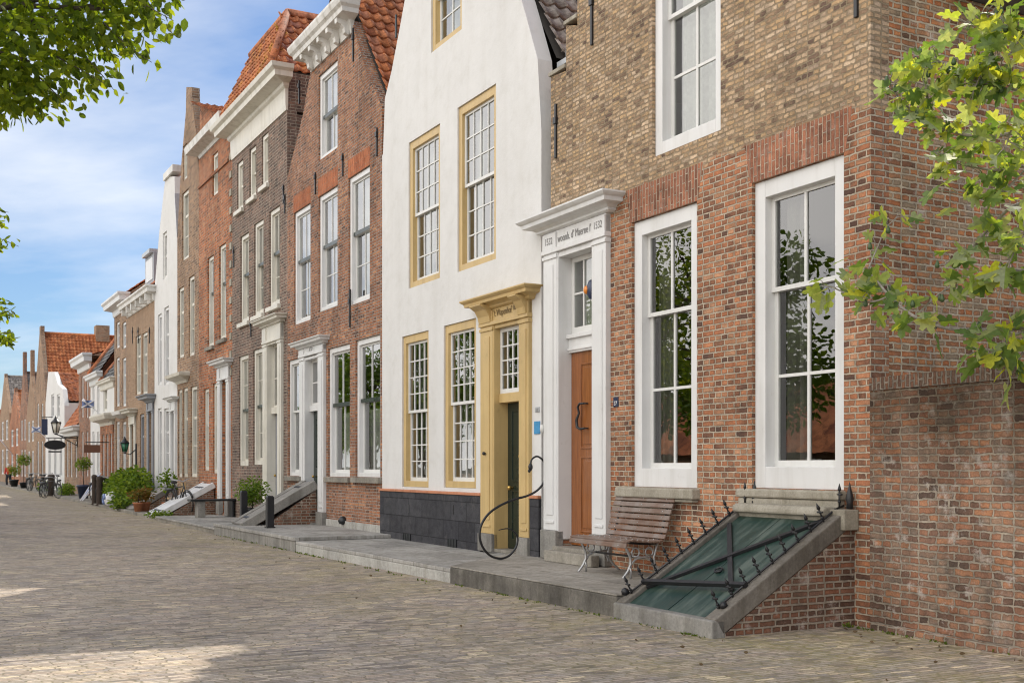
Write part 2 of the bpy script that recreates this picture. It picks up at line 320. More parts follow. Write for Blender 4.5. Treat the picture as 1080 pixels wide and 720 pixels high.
# copper-green painted cellar doors
m, nt, out = nodes('hatch_metal'); v = obj3(nt)
mp = nd(nt, 'ShaderNodeMapping', {'Vector': v, 'Rotation': (-0.54, 0, 0), 'Scale': (7.0, 1.1, 1.1)}).outputs[0]
a = noise(nt, mp, 0.9, 6, 0.62)
col = ramp(nt, a, [(0.36, (0.005, 0.022, 0.015)), (0.50, (0.014, 0.038, 0.028)), (0.66, (0.075, 0.10, 0.082))])  # pale streaks down the slope are reflections put into the colour
bsdf(nt, out, col, maprange(nt, a, 0.4, 0.62, 0.34, 0.62), bump(nt, noise(nt, v, 6.0, 3), 0.12, 0.01), 0.6); MATS['hatch_metal'] = m
# roofs
tiles('tiles_red', [(0.34, 0.115, 0.055), (0.52, 0.175, 0.075), (0.60, 0.23, 0.10), (0.42, 0.18, 0.11), (0.56, 0.20, 0.08)])
tiles('tiles_orange', [(0.50, 0.17, 0.07), (0.62, 0.23, 0.09), (0.68, 0.28, 0.12), (0.56, 0.20, 0.085)], None)
tiles('tiles_lichen', [(0.40, 0.14, 0.07), (0.56, 0.20, 0.085), (0.60, 0.23, 0.10), (0.36, 0.15, 0.10)], (0.55, 0.30, 0.04))
tiles('tiles_grey', [(0.21, 0.19, 0.17), (0.32, 0.29, 0.265), (0.40, 0.365, 0.33), (0.27, 0.245, 0.22)], None, 0.6)
tiles('tiles_black', [(0.045, 0.045, 0.05), (0.085, 0.085, 0.09), (0.13, 0.13, 0.135)], None, 0.35)
glass('window_glass'); glass('old_glass', 2.3, (0.62, 0.68, 0.62), 0.05)
leaf_mat('fig_leaf', [(0.09, 0.15, 0.05), (0.15, 0.23, 0.07), (0.16, 0.22, 0.12), (0.24, 0.32, 0.06), (0.24, 0.29, 0.20), (0.33, 0.40, 0.07), (0.30, 0.34, 0.25), (0.44, 0.46, 0.06)], 0.5)
leaf_mat('elm_leaf', [(0.07, 0.11, 0.014), (0.15, 0.21, 0.022), (0.25, 0.30, 0.03), (0.09, 0.14, 0.02)], 0.58)
leaf_mat('bush_leaf', [(0.08, 0.15, 0.02), (0.15, 0.23, 0.03), (0.22, 0.29, 0.04), (0.05, 0.09, 0.015)], 0.4)
leaf_mat('box_leaf', [(0.09, 0.16, 0.02), (0.16, 0.24, 0.025), (0.07, 0.12, 0.02)], 0.4)
leaf_mat('rust_leaf', [(0.16, 0.085, 0.025), (0.20, 0.13, 0.035), (0.11, 0.13, 0.03)], 0.4)
leaf_mat('weed_leaf', [(0.09, 0.14, 0.02), (0.15, 0.19, 0.03), (0.06, 0.09, 0.015)], 0.3)
# street paving
m, nt, out = nodes('klinker_paving')
v = uvw(nt)
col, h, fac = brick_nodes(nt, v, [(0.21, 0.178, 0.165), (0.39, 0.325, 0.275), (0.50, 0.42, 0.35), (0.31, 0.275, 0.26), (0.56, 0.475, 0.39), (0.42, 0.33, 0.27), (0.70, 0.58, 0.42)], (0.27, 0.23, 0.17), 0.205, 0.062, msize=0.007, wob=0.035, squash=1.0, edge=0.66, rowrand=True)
wear = ramp(nt, noise(nt, v, 0.25, 7, 0.6), [(0.32, (0.80, 0.79, 0.79)), (0.52, (1, 1, 1)), (0.72, (1.12, 1.09, 1.05))])
col = mixc(nt, 1.0, col, wear, 'MULTIPLY')
moss_n = ramp(nt, noise(nt, v, 0.9, 8, 0.72), [(0.40, (0.0,)*3), (0.62, (0.75,)*3)])
sepm = nd(nt, 'ShaderNodeSeparateXYZ', {0: v})
near = maprange(nt, sepm.outputs[0], 5.0, 1.2, 0.25, 1.0)   # moss thickest in the strip along the stoeps (uv x = metres from the facades)
moss = math_(nt, 'MULTIPLY', moss_n, near)
moss = math_(nt, 'MULTIPLY', moss, math_(nt, 'ADD', math_(nt, 'MULTIPLY', fac, 0.7), 0.5), clamp=True)
col = mixc(nt, moss, col, (0.26, 0.23, 0.06))
bsdf(nt, out, col, 0.82, lean(nt, bump(nt, h, 0.9, 0.012), 0.30), 0.25); MATS['klinker_paving'] = m

# ------------------------------------------------------------------ mesh builder
OFF = {}                                             # base point of every thing, in the frame its vertices are written in
class MB:
    def __init__(s): s.v = []; s.f = []; s.uv = {}; s.sm = set()
    def face(s, pts, uv=None):
        i = len(s.v); s.v += [Vector(p) for p in pts]; s.f.append(list(range(i, i+len(pts))))
        if uv: s.uv[len(s.f)-1] = uv
    def box(s, x0, x1, y0, y1, z0, z1):
        if x0 > x1: x0, x1 = x1, x0
        if y0 > y1: y0, y1 = y1, y0
        if z0 > z1: z0, z1 = z1, z0
        s.hexa([(x0, y0, z0), (x1, y0, z0), (x1, y1, z0), (x0, y1, z0)], [(x0, y0, z1), (x1, y0, z1), (x1, y1, z1), (x0, y1, z1)])
        return s
    def hexa(s, bot, top):
        i = len(s.v); n = len(bot); s.v += [Vector(p) for p in bot]+[Vector(p) for p in top]
        s.f.append([i+k for k in reversed(range(n))]); s.f.append([i+n+k for k in range(n)])
        for k in range(n): s.f.append([i+k, i+(k+1) % n, i+n+(k+1) % n, i+n+k])
        return s
    def prism(s, poly, axis, a, b):
        """poly of 2D points extruded along an axis from a to b"""
        def p(q, t): return {'x': (t, q[0], q[1]), 'y': (q[0], t, q[1]), 'z': (q[0], q[1], t)}[axis]
        return s.hexa([p(q, a) for q in poly], [p(q, b) for q in poly])
    def layers(s, u0, u1, prof):
        """cornice with mitred returns: levels (projection, z), back on the wall plane"""
        rings = [[(u0-p, 0.02, z), (u0-p, -p, z), (u1+p, -p, z), (u1+p, 0.02, z)] for p, z in prof]
        i = len(s.v)
        for r in rings: s.v += [Vector(q) for q in r]
        for k in range(len(rings)-1):
            for j in range(4):
                a = i+4*k+j; b = i+4*k+(j+1) % 4
                s.f.append([a, b, b+4, a+4])
        s.f.append([i+3, i+2, i+1, i]); t = i+4*(len(rings)-1); s.f.append([t, t+1, t+2, t+3])
        return s
    def ring(s, u0, u1, z0, z1, wl, wr, wb, wt, y0, y1):
        s.box(u0, u0+wl, y0, y1, z0, z1); s.box(u1-wr, u1, y0, y1, z0, z1)
        s.box(u0+wl, u1-wr, y0, y1, z0, z0+wb); s.box(u0+wl, u1-wr, y0, y1, z1-wt, z1)
        return s
    def tube(s, pts, r, seg=8, closed=False, smooth=True):
        pts = [Vector(p) for p in pts]; n = len(pts)
        rs = r if isinstance(r, (list, tuple)) else [r]*n
        up = Vector((0.13, 0.21, 0.97)); base = len(s.v); prev = None
        for i, p in enumerate(pts):
            if closed: t = pts[(i+1) % n]-pts[i-1]
            else: t = pts[min(i+1, n-1)]-pts[max(i-1, 0)]
            t = t.normalized() if t.length > 1e-9 else Vector((0, 0, 1))
            if prev is None:
                a = t.cross(up)
                if a.length < 0.05: a = t.cross(Vector((1, 0, 0)))
            else: a = prev-t*prev.dot(t)
            a.normalize(); prev = a; b = t.cross(a)
            for k in range(seg):
                w = 2*math.pi*k/seg; s.v.append(p+a*(math.cos(w)*rs[i])+b*(math.sin(w)*rs[i]))
        m_ = n if closed else n-1
        for i in range(m_):
            for k in range(seg):
                a = base+i*seg+k; b = base+i*seg+(k+1) % seg; j = ((i+1) % n)*seg+base
                s.f.append([a, b, j+(k+1) % seg, j+k]); s.sm.add(len(s.f)-1)
        if not closed:
            s.f.append([base+k for k in reversed(range(seg))]); s.f.append([base+(n-1)*seg+k for k in range(seg)])
        return s
    def lathe(s, c, prof, seg=16):
        c = Vector(c); base = len(s.v); n = len(prof)
        for r, z in prof:
            for k in range(seg):
                w = 2*math.pi*k/seg; s.v.append(c+Vector((r*math.cos(w), r*math.sin(w), z)))
        for i in range(n-1):
            for k in range(seg):
                a = base+i*seg+k; b = base+i*seg+(k+1) % seg
                s.f.append([a, b, b+seg, a+seg]); s.sm.add(len(s.f)-1)
        s.f.append([base+k for k in reversed(range(seg))]); s.f.append([base+(n-1)*seg+k for k in range(seg)])
        return s
    def ball(s, c, r, seg=10, squash=(1, 1, 1)):
        c = Vector(c); base = len(s.v); n = seg//2+1
        for i in range(n):
            th = math.pi*i/(n-1)
            for k in range(seg):
                w = 2*math.pi*k/seg
                s.v.append(c+Vector((r*math.sin(th)*math.cos(w)*squash[0], r*math.sin(th)*math.sin(w)*squash[1], -r*math.cos(th)*squash[2])))
        for i in range(n-1):
            for k in range(seg):
                a = base+i*seg+k; b = base+i*seg+(k+1) % seg
                s.f.append([a, b, b+seg, a+seg]); s.sm.add(len(s.f)-1)
        return s
    def build(s, name, mat, parent=None, bevel=0.0, off=None):
        o_ = Vector(off) if off is not None else (OFF.get(root_of(parent).name, Vector((0, 0, 0))) if parent else Vector((0, 0, 0)))
        me = bpy.data.meshes.new(name)
        me.from_pydata([tuple(p-o_) for p in s.v], [], s.f); 
        uvl = me.uv_layers.new(name='UVMap')
        me.update()
        li = 0
        for fi, p in enumerate(me.polygons):
            n = p.normal; vs = s.f[fi]; cu = s.uv.get(fi)
            for k, vi in enumerate(vs):
                q = s.v[vi]
                if cu: t = cu[k]
                elif abs(n.z) > 0.75: t = (q.x, q.y)
                elif abs(n.y) >= abs(n.x): t = (q.x, q.z)
                else: t = (q.y, q.z)
                uvl.data[p.loop_start+k].uv = t
            if fi in s.sm: p.use_smooth = True
        me.materials.append(MATS[mat])
        o = bpy.data.objects.new(name, me); COL.objects.link(o)
        if parent: o.parent = parent
        if bevel:
            b = o.modifiers.new('bevel', 'BEVEL'); b.width = bevel; b.segments = 2; b.limit_method = 'ANGLE'; b.angle_limit = R(40)
        return o
def root_of(o):
    while o.parent: o = o.parent
    return o
def tag(o, label, cat, group=None, kind=None):
    if label: o['label'] = label
    if cat: o['category'] = cat
    if group: o['group'] = group
    if kind: o['kind'] = kind
    return o
def thing(name, label, cat, u=0, n=0, z=0, group=None):
    """an Empty in the facade frame; children are written in facade coordinates (u, -n, z)"""
    o = bpy.data.objects.new(name, None); COL.objects.link(o); o.empty_display_size = 0.3
    o.location = W(u, n, z); o.rotation_euler = (0, 0, ROT)
    OFF[o.name] = Vector((u, -n, z)); return tag(o, label, cat, group)
def wthing(name, label, cat, loc, group=None):
    o = bpy.data.objects.new(name, None); COL.objects.link(o); o.location = loc
    OFF[o.name] = Vector(loc); return tag(o, label, cat, group)
def copy_tree(o, parent=None):
    c = o.copy(); COL.objects.link(c)
    if parent: c.parent = parent
    for ch in list(o.children): copy_tree(ch, c)
    return c
def lettering(txt, parent, u, y, z, size, mat, align='CENTER', squeeze=1.0):
    cu = bpy.data.curves.new('lettering', 'FONT'); cu.body = txt; cu.size = size; cu.align_x = align; cu.extrude = 0.0015
    cu.materials.append(MATS[mat])
    t = bpy.data.objects.new('lettering_source', cu); COL.objects.link(t)
    dg = bpy.context.evaluated_depsgraph_get(); me = bpy.data.meshes.new_from_object(t.evaluated_get(dg)); bpy.data.objects.remove(t); bpy.data.curves.remove(cu)
    me.materials.clear(); me.materials.append(MATS[mat])
    o = bpy.data.objects.new('lettering', me); COL.objects.link(o); o.parent = parent
    o.location = Vector((u, y, z))-OFF[root_of(parent).name]; o.rotation_euler = (R(90), 0, 0); o.scale = (squeeze, 1, 1)
    return o

# ------------------------------------------------------------------ houses
class House:
    def __init__(s, label, u0, u1, name='town_house', depth=9.0, group='old houses along the street'):
        s.u0, s.u1, s.d = u0, u1, depth; s.holes = []
        s.root = thing(name, label, 'house', u0, 0, 0, group)
    def facade(s, outline, mat, reveal=0.22):
        mb = MB(); loops = [[Vector((u, z, 0)) for u, z in outline]]
        for (a, b, c, d) in s.holes: loops.append([Vector((a, c, 0)), Vector((a, d, 0)), Vector((b, d, 0)), Vector((b, c, 0))])
        flat = [p for l in loops for p in l]
        for t in tessellate_polygon(loops):
            p = [flat[i] for i in t]
            if (p[1]-p[0]).cross(p[2]-p[0]).z < 0: p = p[::-1]
            mb.face([(q.x, 0, q.y) for q in p])
        for (a, b, c, d) in s.holes:
            mb.face([(a, 0, c), (a, 0, d), (a, reveal, d), (a, reveal, c)]); mb.face([(b, 0, d), (b, 0, c), (b, reveal, c), (b, reveal, d)])
            mb.face([(a, 0, d), (b, 0, d), (b, reveal, d), (a, reveal, d)]); mb.face([(b, 0, c), (a, 0, c), (a, reveal, c), (b, reveal, c)])
        n = len(outline)
        for i in range(n):                            # thickness of the wall all round its outline
            (a, c), (b, d) = outline[i], outline[(i+1) % n]
            mb.face([(a, 0, c), (b, 0, d), (b, 0.25, d), (a, 0.25, c)][::-1])
        s.zmax = max(z for u, z in outline)
        return mb.build('facade', mat, s.root)
    def body(s, zl, zr, mat, smat=None):
        """side walls and back wall, so rooms are closed and dark"""
        a, b, d = s.u0, s.u1, s.d
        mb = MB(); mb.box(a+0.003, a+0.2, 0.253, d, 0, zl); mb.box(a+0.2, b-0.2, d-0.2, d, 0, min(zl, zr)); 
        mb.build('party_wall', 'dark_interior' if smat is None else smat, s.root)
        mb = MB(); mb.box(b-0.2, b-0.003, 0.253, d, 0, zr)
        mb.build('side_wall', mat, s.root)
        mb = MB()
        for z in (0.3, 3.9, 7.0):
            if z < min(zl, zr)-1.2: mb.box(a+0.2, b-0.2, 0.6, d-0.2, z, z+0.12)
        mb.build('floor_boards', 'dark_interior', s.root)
    def window(s, xl, xr, yt, yb, cols=2, ru=1, rl=2, split=0.6, frame='white_paint', sash='sash_white', fw=0.10, fb=None, ft=None, rec=0.05,
               sill=None, sillw=0.10, curtain=None, gl='window_glass', sw=0.05, bar=0.022, fixed=None, meeting=None, at_left=False, set_=0.06):
        """window given by the photo columns of its frame and the rows of its top and bottom at the right (or left) edge"""
        if fixed: u0, u1, z0, z1 = fixed
        else:
            u0, u1 = U(xl), U(xr); xx = xl if at_left else xr
            z0, z1 = Z(xx, yb), Z(xx, yt)
        s.holes.append((u0, u1, z0, z1))
        fb = fw*1.1 if fb is None else fb; ft = fw if ft is None else ft
        f = MB(); f.ring(u0+0.002, u1-0.002, z0+0.002, z1-0.002, fw, fw, fb, ft, rec, rec+0.16)
        w = f.build('window', frame, s.root, 0.006)
        a0, a1, b0, b1 = u0+fw, u1-fw, z0+fb, z1-ft
        zm = b0+(b1-b0)*split
        def leaf(z0, z1, y, rows, lo=0.055, hi=0.045):
            m = MB(); m.ring(a0, a1, z0, z1, sw, sw, lo, hi, y, y+0.04)
            ga, gb, gc, gd = a0+sw, a1-sw, z0+lo, z1-hi
            for k in range(1, cols):
                x = ga+(gb-ga)*k/cols; m.box(x-bar/2, x+bar/2, y+0.004, y+0.036, gc, gd)
            for k in range(1, rows):
                z = gc+(gd-gc)*k/rows; m.box(ga, gb, y+0.007, y+0.033, z-bar/2, z+bar/2)
            m.build('sash', sash, w)
            p = MB(); p.face([(ga, y+0.021, gc), (gb, y+0.021, gc), (gb, y+0.021, gd), (ga, y+0.021, gd)]); p.build('pane', gl, w)
        if rl: 
            leaf(zm-0.02, b1, rec+set_, ru, 0.05)
            leaf(b0, zm+0.025, rec+set_+0.043, rl, 0.07)
            if meeting:
                m = MB(); m.box(a0+0.002, a1-0.002, rec+set_-0.012, rec+set_-0.002, zm-0.03, zm+0.05); m.build('meeting_rail', meeting, w)
        else: leaf(b0, b1, rec+set_, ru)
        if sill:
            m = MB(); m.box(u0-sillw*0.8, u1+sillw*0.8, -0.09, 0.2, z0-0.12, z0-0.004)
            m.build('sill', sill, w, 0.012)
        if curtain:
            kind, cm = curtain[0], curtain[1]
            spans = {'full': [(a0, a1)], 'sides': [(a0, a0+(a1-a0)*0.22), (a1-(a1-a0)*0.22, a1)], 'left': [(a0, a0+(a1-a0)*0.28)], 'half': [(a0, a1)], 'blind': [(a0, a1)]}[kind]
            m = MB(); zt = b0+(b1-b0)*0.5 if kind == 'half' else b1; zb = b0 if kind != 'blind' else b0+(b1-b0)*curtain[2]
            for (p0, p1) in spans:
                k = max(2, int((p1-p0)/0.02)); 
                for i in range(k):
                    x0 = p0+(p1-p0)*i/k; x1 = p0+(p1-p0)*(i+1)/k
                    am = 0.0 if kind == 'blind' else 0.034
                    y0 = rec+0.30+am*math.sin(x0*62)+am*0.6*math.sin(x0*23+1); y1 = rec+0.30+am*math.sin(x1*62)+am*0.6*math.sin(x1*23+1)
                    m.face([(x0, y0, zb), (x1, y1, zb), (x1, y1, zt), (x0, y0, zt)]); m.sm.add(len(m.f)-1)
            m.build('blind' if kind == 'blind' else 'curtain', cm, w)
        return w, (u0, u1, z0, z1)
    def anchor(s, px, y0, y1, proud=0.03):
        u = U(px); m = MB(); a, b = Z(px, y1), Z(px, y0)
        m.box(u-0.022, u+0.022, -proud, 0.01, a, b); m.box(u-0.04, u+0.04, -proud-0.015, 0.0, (a+b)/2+0.1, (a+b)/2+0.2)
        m.build('wall_anchor', 'black_iron', s.root, 0.004)
    def lintel(s, u0, u1, z0, z1, mat='brick_lintel', splay=0.12):
        m = MB(); m.prism([(u0-0.02, z0), (u1+0.02, z0), (u1+splay, z1), (u0-splay, z1)], 'y', -0.004, 0.05)
        m.build('brick_arch', mat, s.root)
    def tile_roof(s, o, e, up, w, l, mat='tiles_red', inside=None, parent=None, tw=0.235, th=0.30, name='roof'):
        """pantiles: o corner at the eave, e unit vector along the eave, up unit vector up the slope"""
        o, e, up = Vector(o), Vector(e).normalized(), Vector(up).normalized()
        nrm = e.cross(up)
        if nrm.z < 0: nrm = -nrm
        m = MB(); nc, nr = max(1, round(w/tw)), max(1, round(l/th)); tw, th = w/nc, l/nr
        prof = [(0.0, 0.028), (0.12, 0.045), (0.26, 0.03), (0.45, -0.004), (0.72, -0.012), (0.92, 0.010), (1.0, 0.028)]
        for r in range(nr):
            for c in range(nc):
                if inside and not inside((c+0.5)*tw, (r+0.5)*th): continue
                jit = rnd.uniform(-0.006, 0.006); js = rnd.uniform(-0.012, 0.012)
                q = o+e*(c*tw)+up*(r*th+js)
                i = len(m.v)
                for (t, h) in prof: m.v.append(q+e*(t*tw)+nrm*(h+0.045+jit))
                for (t, h) in prof: m.v.append(q+e*(t*tw)+up*(th*1.12)+nrm*(h+0.004+jit))
                for (t, h) in prof: m.v.append(q+e*(t*tw)+nrm*(h+0.012+jit))
                n = len(prof)
                for k in range(n-1):
                    m.f.append([i+k, i+k+1, i+n+k+1, i+n+k]); m.sm.add(len(m.f)-1); m.uv[len(m.f)-1] = [(c+0.5, r+0.5)]*4
                    m.f.append([i+2*n+k, i+2*n+k+1, i+k+1, i+k]); m.uv[len(m.f)-1] = [(c+0.5, r+0.5)]*4
        return m.build(name, mat, parent or s.root)
    def gable_roof(s, zl, zr, uc, zt, mat='tiles_red', y0=0.12, left_too=False, board=True, eaves=0.12):
        """ridge square to the street; the right-hand slope is the one the street sees"""
        d = s.d
        a = Vector((s.u1+eaves, 0, zr)); b = Vector((uc, 0, zt)); up = (b-a)
        m = MB(); m.face([(s.u1, y0, zr-0.03), (s.u1, d, zr-0.03), (uc, d, zt-0.03), (uc, y0, zt-0.03)]); m.face([(s.u0, y0, zl-0.03), (uc, y0, zt-0.03), (uc, d, zt-0.03), (s.u0, d, zl-0.03)])
        m.face([(s.u0, d, zl), (s.u1, d, zr), (uc, d, zt)])
        rf = m.build('roof', 'dark_interior', s.root)
        s.tile_roof((s.u1+eaves, y0, zr), (0, 1, 0), up, d-y0, up.length, mat, parent=rf, name='roof_tiles')
        up2 = b-Vector((s.u0-eaves, 0, zl))
        s.tile_roof((s.u0-eaves, y0, zl), (0, 1, 0), up2, d-y0, up2.length, mat, parent=rf, name='roof_tiles', tw=0.24)
        m = MB(); m.tube([(uc, y0-0.02, zt+0.05), (uc, d, zt+0.05)], 0.11, 8); m.build('ridge_tiles', mat, rf)
        return rf

def door_case(H, pl, pr, zb, zs, zt, ze, mat, proj=0.35, pp=0.07, plinth=None, panel=True, name='door_surround'):
    """pl, pr: (u0,u1) of the two pilasters; zb foot, zs top of plinth block, zt top of pilaster, ze top of frieze"""
    fr = MB(); fr.box(pl[0], pr[1], -pp+0.004, 0.02, zt, ze); fr.box(pl[0], pl[1], -pp-0.02, 0.0, zt+0.03, ze-0.02); fr.box(pr[0], pr[1], -pp-0.02, 0.0, zt+0.03, ze-0.02)
    fr.box(pl[0]-0.015, pr[1]+0.015, -pp-0.03, 0.0, zt-0.03, zt+0.03)
    ds = fr.build(name, mat, H.root, 0.006)
    h = proj
    m = MB(); m.layers(pl[0], pr[1], [(pp+0.01, ze), (pp+0.05, ze+0.02), (pp+0.05, ze+0.05), (pp+h*0.35, ze+h*0.30), (pp+h*0.75, ze+h*0.36), (pp+h*0.78, ze+h*0.55), (pp+h*0.9, ze+h*0.62), (pp+h, ze+h*0.72), (pp+h, ze+h*0.80), (pp+h*0.2, ze+h*0.86)])
    m.build('cornice', mat, ds)
    for (a, b) in (pl, pr):
        m = MB(); m.box(a, b, -pp, 0.02, zs, zt)
        if panel:
            w = (b-a); m.box(a+w*0.24, b-w*0.24, -pp-0.012, -pp, zs+0.22, zt-0.2)
            m.box(a+w*0.18, b-w*0.18, -pp-0.016, -pp, zs+0.10, zs+0.14)
        m.box(a-0.012, b+0.012, -pp-0.02, 0.02, zt-0.11, zt-0.06)
        m.build('pilaster', mat, ds, 0.005)
        if plinth:
            m = MB(); m.box(a-0.03, b+0.03, -pp-0.04, 0.02, zb, zs-0.002); m.build('plinth_block', plinth, ds, 0.01)
    return ds
def door_leaf(H, u0, u1, z0, z1, y, mat, panels=((0.06, 0.42), (0.48, 0.94)), inset=0.012, marg=0.18):
    m = MB(); m.box(u0, u1, y, y+0.05, z0, z1)
    w, h = u1-u0, z1-z0
    for (p, q) in panels:
        a, b, c, d = u0+w*marg, u1-w*marg, z0+h*p, z0+h*q
        m.ring(a, b, c, d, 0.025, 0.025, 0.025, 0.025, y-0.014, y)
        m.box(a+0.06, b-0.06, y-0.01, y, c+0.06, d-0.06)
    return m.build('door', mat, H.root, 0.005)

# ================================================================== A: brick corner house
HA = House('tall brick corner house with white sash windows, brown brick above red, nearest on the right', U(581), 0.0)
A = HA.root
wa = dict(cols=2, ru=1, rl=2, split=0.655, fw=0.17, fb=0.24, ft=0.19, sw=0.06, bar=0.035, rec=0.045, set_=0.09)
_, w1 = HA.window(666, 735, 212, 515, curtain=('left', 'grey_curtain'), **wa)
_, w2 = HA.window(793, 890, 161, 517, curtain=('left', 'grey_curtain'), **wa)
u0, u1 = U(688), U(760); z0 = Z(760, 137)
wb = dict(wa); wb.update(fw=0.15, fb=0.17)
HA.window(0, 0, 0, 0, fixed=(u0, u1, z0, z0+2.75), curtain=('full', 'curtain'), **wb)
u0, u1 = w2[0], w2[1]
HA.window(0, 0, 0, 0, fixed=(u0-0.25, u1-0.25, z0, z0+2.75) if False else (u0, u1, 6.35+0.6, 6.35+3.0), curtain=('full', 'curtain'), **wb)
dA0, dA1 = U(592), U(629.7)
zstep = 0.24
HA.holes.append((dA0, dA1, zstep+0.02, Z(630, 255)))
zA = 7.26
HA.facade([(HA.u0, 0), (0, 0), (0, zA), (-0.3, zA), (-0.3, zA+0.5), (-0.62, zA+0.5), (-0.62, zA+1.0), (-0.95, zA+1.0), (-0.95, zA+1.5), (-1.3, zA+1.5), (-1.3, zA+2.0), (-1.65, zA+2.0), (-1.65, zA+2.5), (-2.1, zA+2.5), (-2.1, zA+3.1), (-4.1, zA+3.1),
           (-4.1, zA+2.5), (-4.5, zA+2.5), (-4.5, zA+2.0), (-4.85, zA+2.0), (-4.85, zA+1.5), (-5.2, zA+1.5), (-5.2, zA+1.0), (U(609), zA+1.0), (U(609), Z(609, 27)), (U(597), Z(597, 27)), (U(597), Z(597, 75)), (HA.u0, Z(583, 80))], 'brick_corner_house')
HA.body(7.2, 6.45, 'brick_side')
HA.gable_roof(7.0, 6.6, (HA.u0)/2, 10.4, 'tiles_red', y0=0.26)
for (c, w, zz) in ((U(589), 0.22, Z(583, 80)), (U(603), 0.2, Z(597, 27))):   # stone caps on the gable steps
    pass
m = MB(); m.box(HA.u0-0.03, U(597), -0.03, 0.28, Z(583, 80), Z(583, 80)+0.06); m.build('step_coping', 'sand_stone', A, 0.01)
m = MB(); m.box(U(597)-0.03, U(609), -0.03, 0.28, Z(597, 27)+0.002, Z(597, 27)+0.06); m.build('step_coping', 'sand_stone', A, 0.01)
for w in (w1, w2): HA.lintel(w[0], w[1], w[3]+0.002, w[3]+0.44)
# sills
m = MB(); m.box(w1[0]-0.22, w1[1]+0.06, -0.12, 0.1, w1[2]-0.13, w1[2]-0.004); m.box(w1[0]-0.16, w1[1]+0.02, -0.09, 0.1, w1[2]-0.17, w1[2]-0.132); m.build('sill', 'sand_stone', A, 0.02)
m = MB(); m.box(w2[0]-0.16, w2[1]+0.03, -0.11, 0.1, w2[2]-0.10, w2[2]-0.004); m.box(w2[0]-0.14, w2[1]+0.01, -0.09, 0.1, w2[2]-0.26, w2[2]-0.102); m.build('sill', 'sand_stone', A, 0.02)
for px, a, b in ((625, -20, 48), (587, 110, 167), (904, -30, 19)): HA.anchor(px, a, b)
# door case
pl, pr = (U(578), U(592)), (U(630), U(644))
zt = Z(644, 247); ze = Z(644, 225)
ds = door_case(HA, pl, pr, zstep+0.01, Z(644, 572)+0.1, zt, ze, 'white_paint', 0.28, 0.08, 'grey_stone')
lettering('woonh. d\u2019 Maerne l\u2019', ds, (pl[1]+pr[0])/2, -0.082, zt+0.10, 0.155, 'lettering_grey', squeeze=0.72)
lettering('1532', ds, (pl[0]+pl[1])/2, -0.104, zt+0.10, 0.14, 'lettering_grey', squeeze=0.8)
lettering('1532', ds, (pr[0]+pr[1])/2, -0.104, zt+0.10, 0.14, 'lettering_grey', squeeze=0.8)
ztr0, ztr1 = Z(629, 366), Z(629, 345)                # transom
yd = 0.15
m = MB(); m.box(dA0-0.002, dA0+0.03, -0.07, 0.34, zstep+0.3, zt-0.03); m.box(dA1-0.03, dA1+0.002, -0.07, 0.34, zstep+0.3, zt-0.03); m.box(dA0+0.03, dA1-0.03, -0.06, 0.34, zt-0.11, zt-0.03)
m.box(dA0+0.03, dA1-0.03, yd-0.05, yd+0.08, ztr0, ztr1); m.box(dA0+0.03, dA1-0.03, yd-0.09, yd, ztr1-0.07, ztr1-0.01); m.box(dA0+0.03, dA1-0.03, yd-0.07, yd, ztr0+0.03, ztr0+0.07)
m.build('jamb_lining', 'white_paint', ds, 0.006)
m = MB(); a, b, c, d = dA0+0.032, dA1-0.032, ztr1+0.002, zt-0.112
m.ring(a, b, c, d, 0.07, 0.07, 0.09, 0.07, yd, yd+0.05)
for t in (0.36, 0.70): x = a+(b-a)*t; m.box(x-0.014, x+0.014, yd+0.004, yd+0.04, c+0.09, d-0.07)
zm = c+(d-c)*0.52; m.box(a+0.07, b-0.07, yd+0.006, yd+0.038, zm-0.015, zm+0.015)
tw = m.build('transom_window', 'sash_white', A, 0.004)
m = MB(); m.face([(a+0.07, yd+0.022, c+0.09), (b-0.07, yd+0.022, c+0.09), (b-0.07, yd+0.022, d-0.07), (a+0.07, yd+0.022, d-0.07)]); m.build('pane', 'window_glass', tw)
m = MB(); k = 24
for i in range(k):
    x0 = a+(b-a)*i/k; x1 = a+(b-a)*(i+1)/k
    m.face([(x0, yd+0.2+0.02*math.sin(x0*60), c), (x1, yd+0.2+0.02*math.sin(x1*60), c), (x1, yd+0.2+0.02*math.sin(x1*60), d), (x0, yd+0.2+0.02*math.sin(x0*60), d)])
m.build('curtain', 'curtain', tw)
xm = a+(b-a)*0.70
m = MB(); m.tube([(xm+0.105*math.cos(w), yd-0.012, zm+0.17*math.sin(w)) for w in [2*math.pi*i/24 for i in range(24)]], 0.014, 6, True); m.build('oval_hoop', 'sash_white', tw)
m = MB(); m.ball((xm-0.05, yd-0.03, zm), 0.14, 12, (0.62, 0.35, 1.0)); m.build('glass_medallion', 'dark_blue', tw)
m = MB(); m.ball((xm-0.12, yd-0.065, zm), 0.055, 10, (1, 0.6, 1.1)); m.build('medallion_boss', 'orange_glass', tw)
dr = door_leaf(HA, dA0+0.03, dA1-0.03, zstep+0.22, ztr0, yd+0.0, 'varnished_wood', ((0.07, 0.46), (0.50, 0.94)), marg=0.30)
ux = dA0+(dA1-dA0)*0.36; zc = Z(618, 438)
m = MB(); pts = [(0.16, 0.18), (0.03, 0.18), (-0.02, 0.13), (0.02, 0.05), (-0.05, -0.05), (-0.03, -0.15), (0.05, -0.18), (0.17, -0.17)]
m.tube([(ux+x, yd-0.075, zc+z) for x, z in pts], [0.015, 0.016, 0.018, 0.016, 0.022, 0.022, 0.018, 0.014], 8)
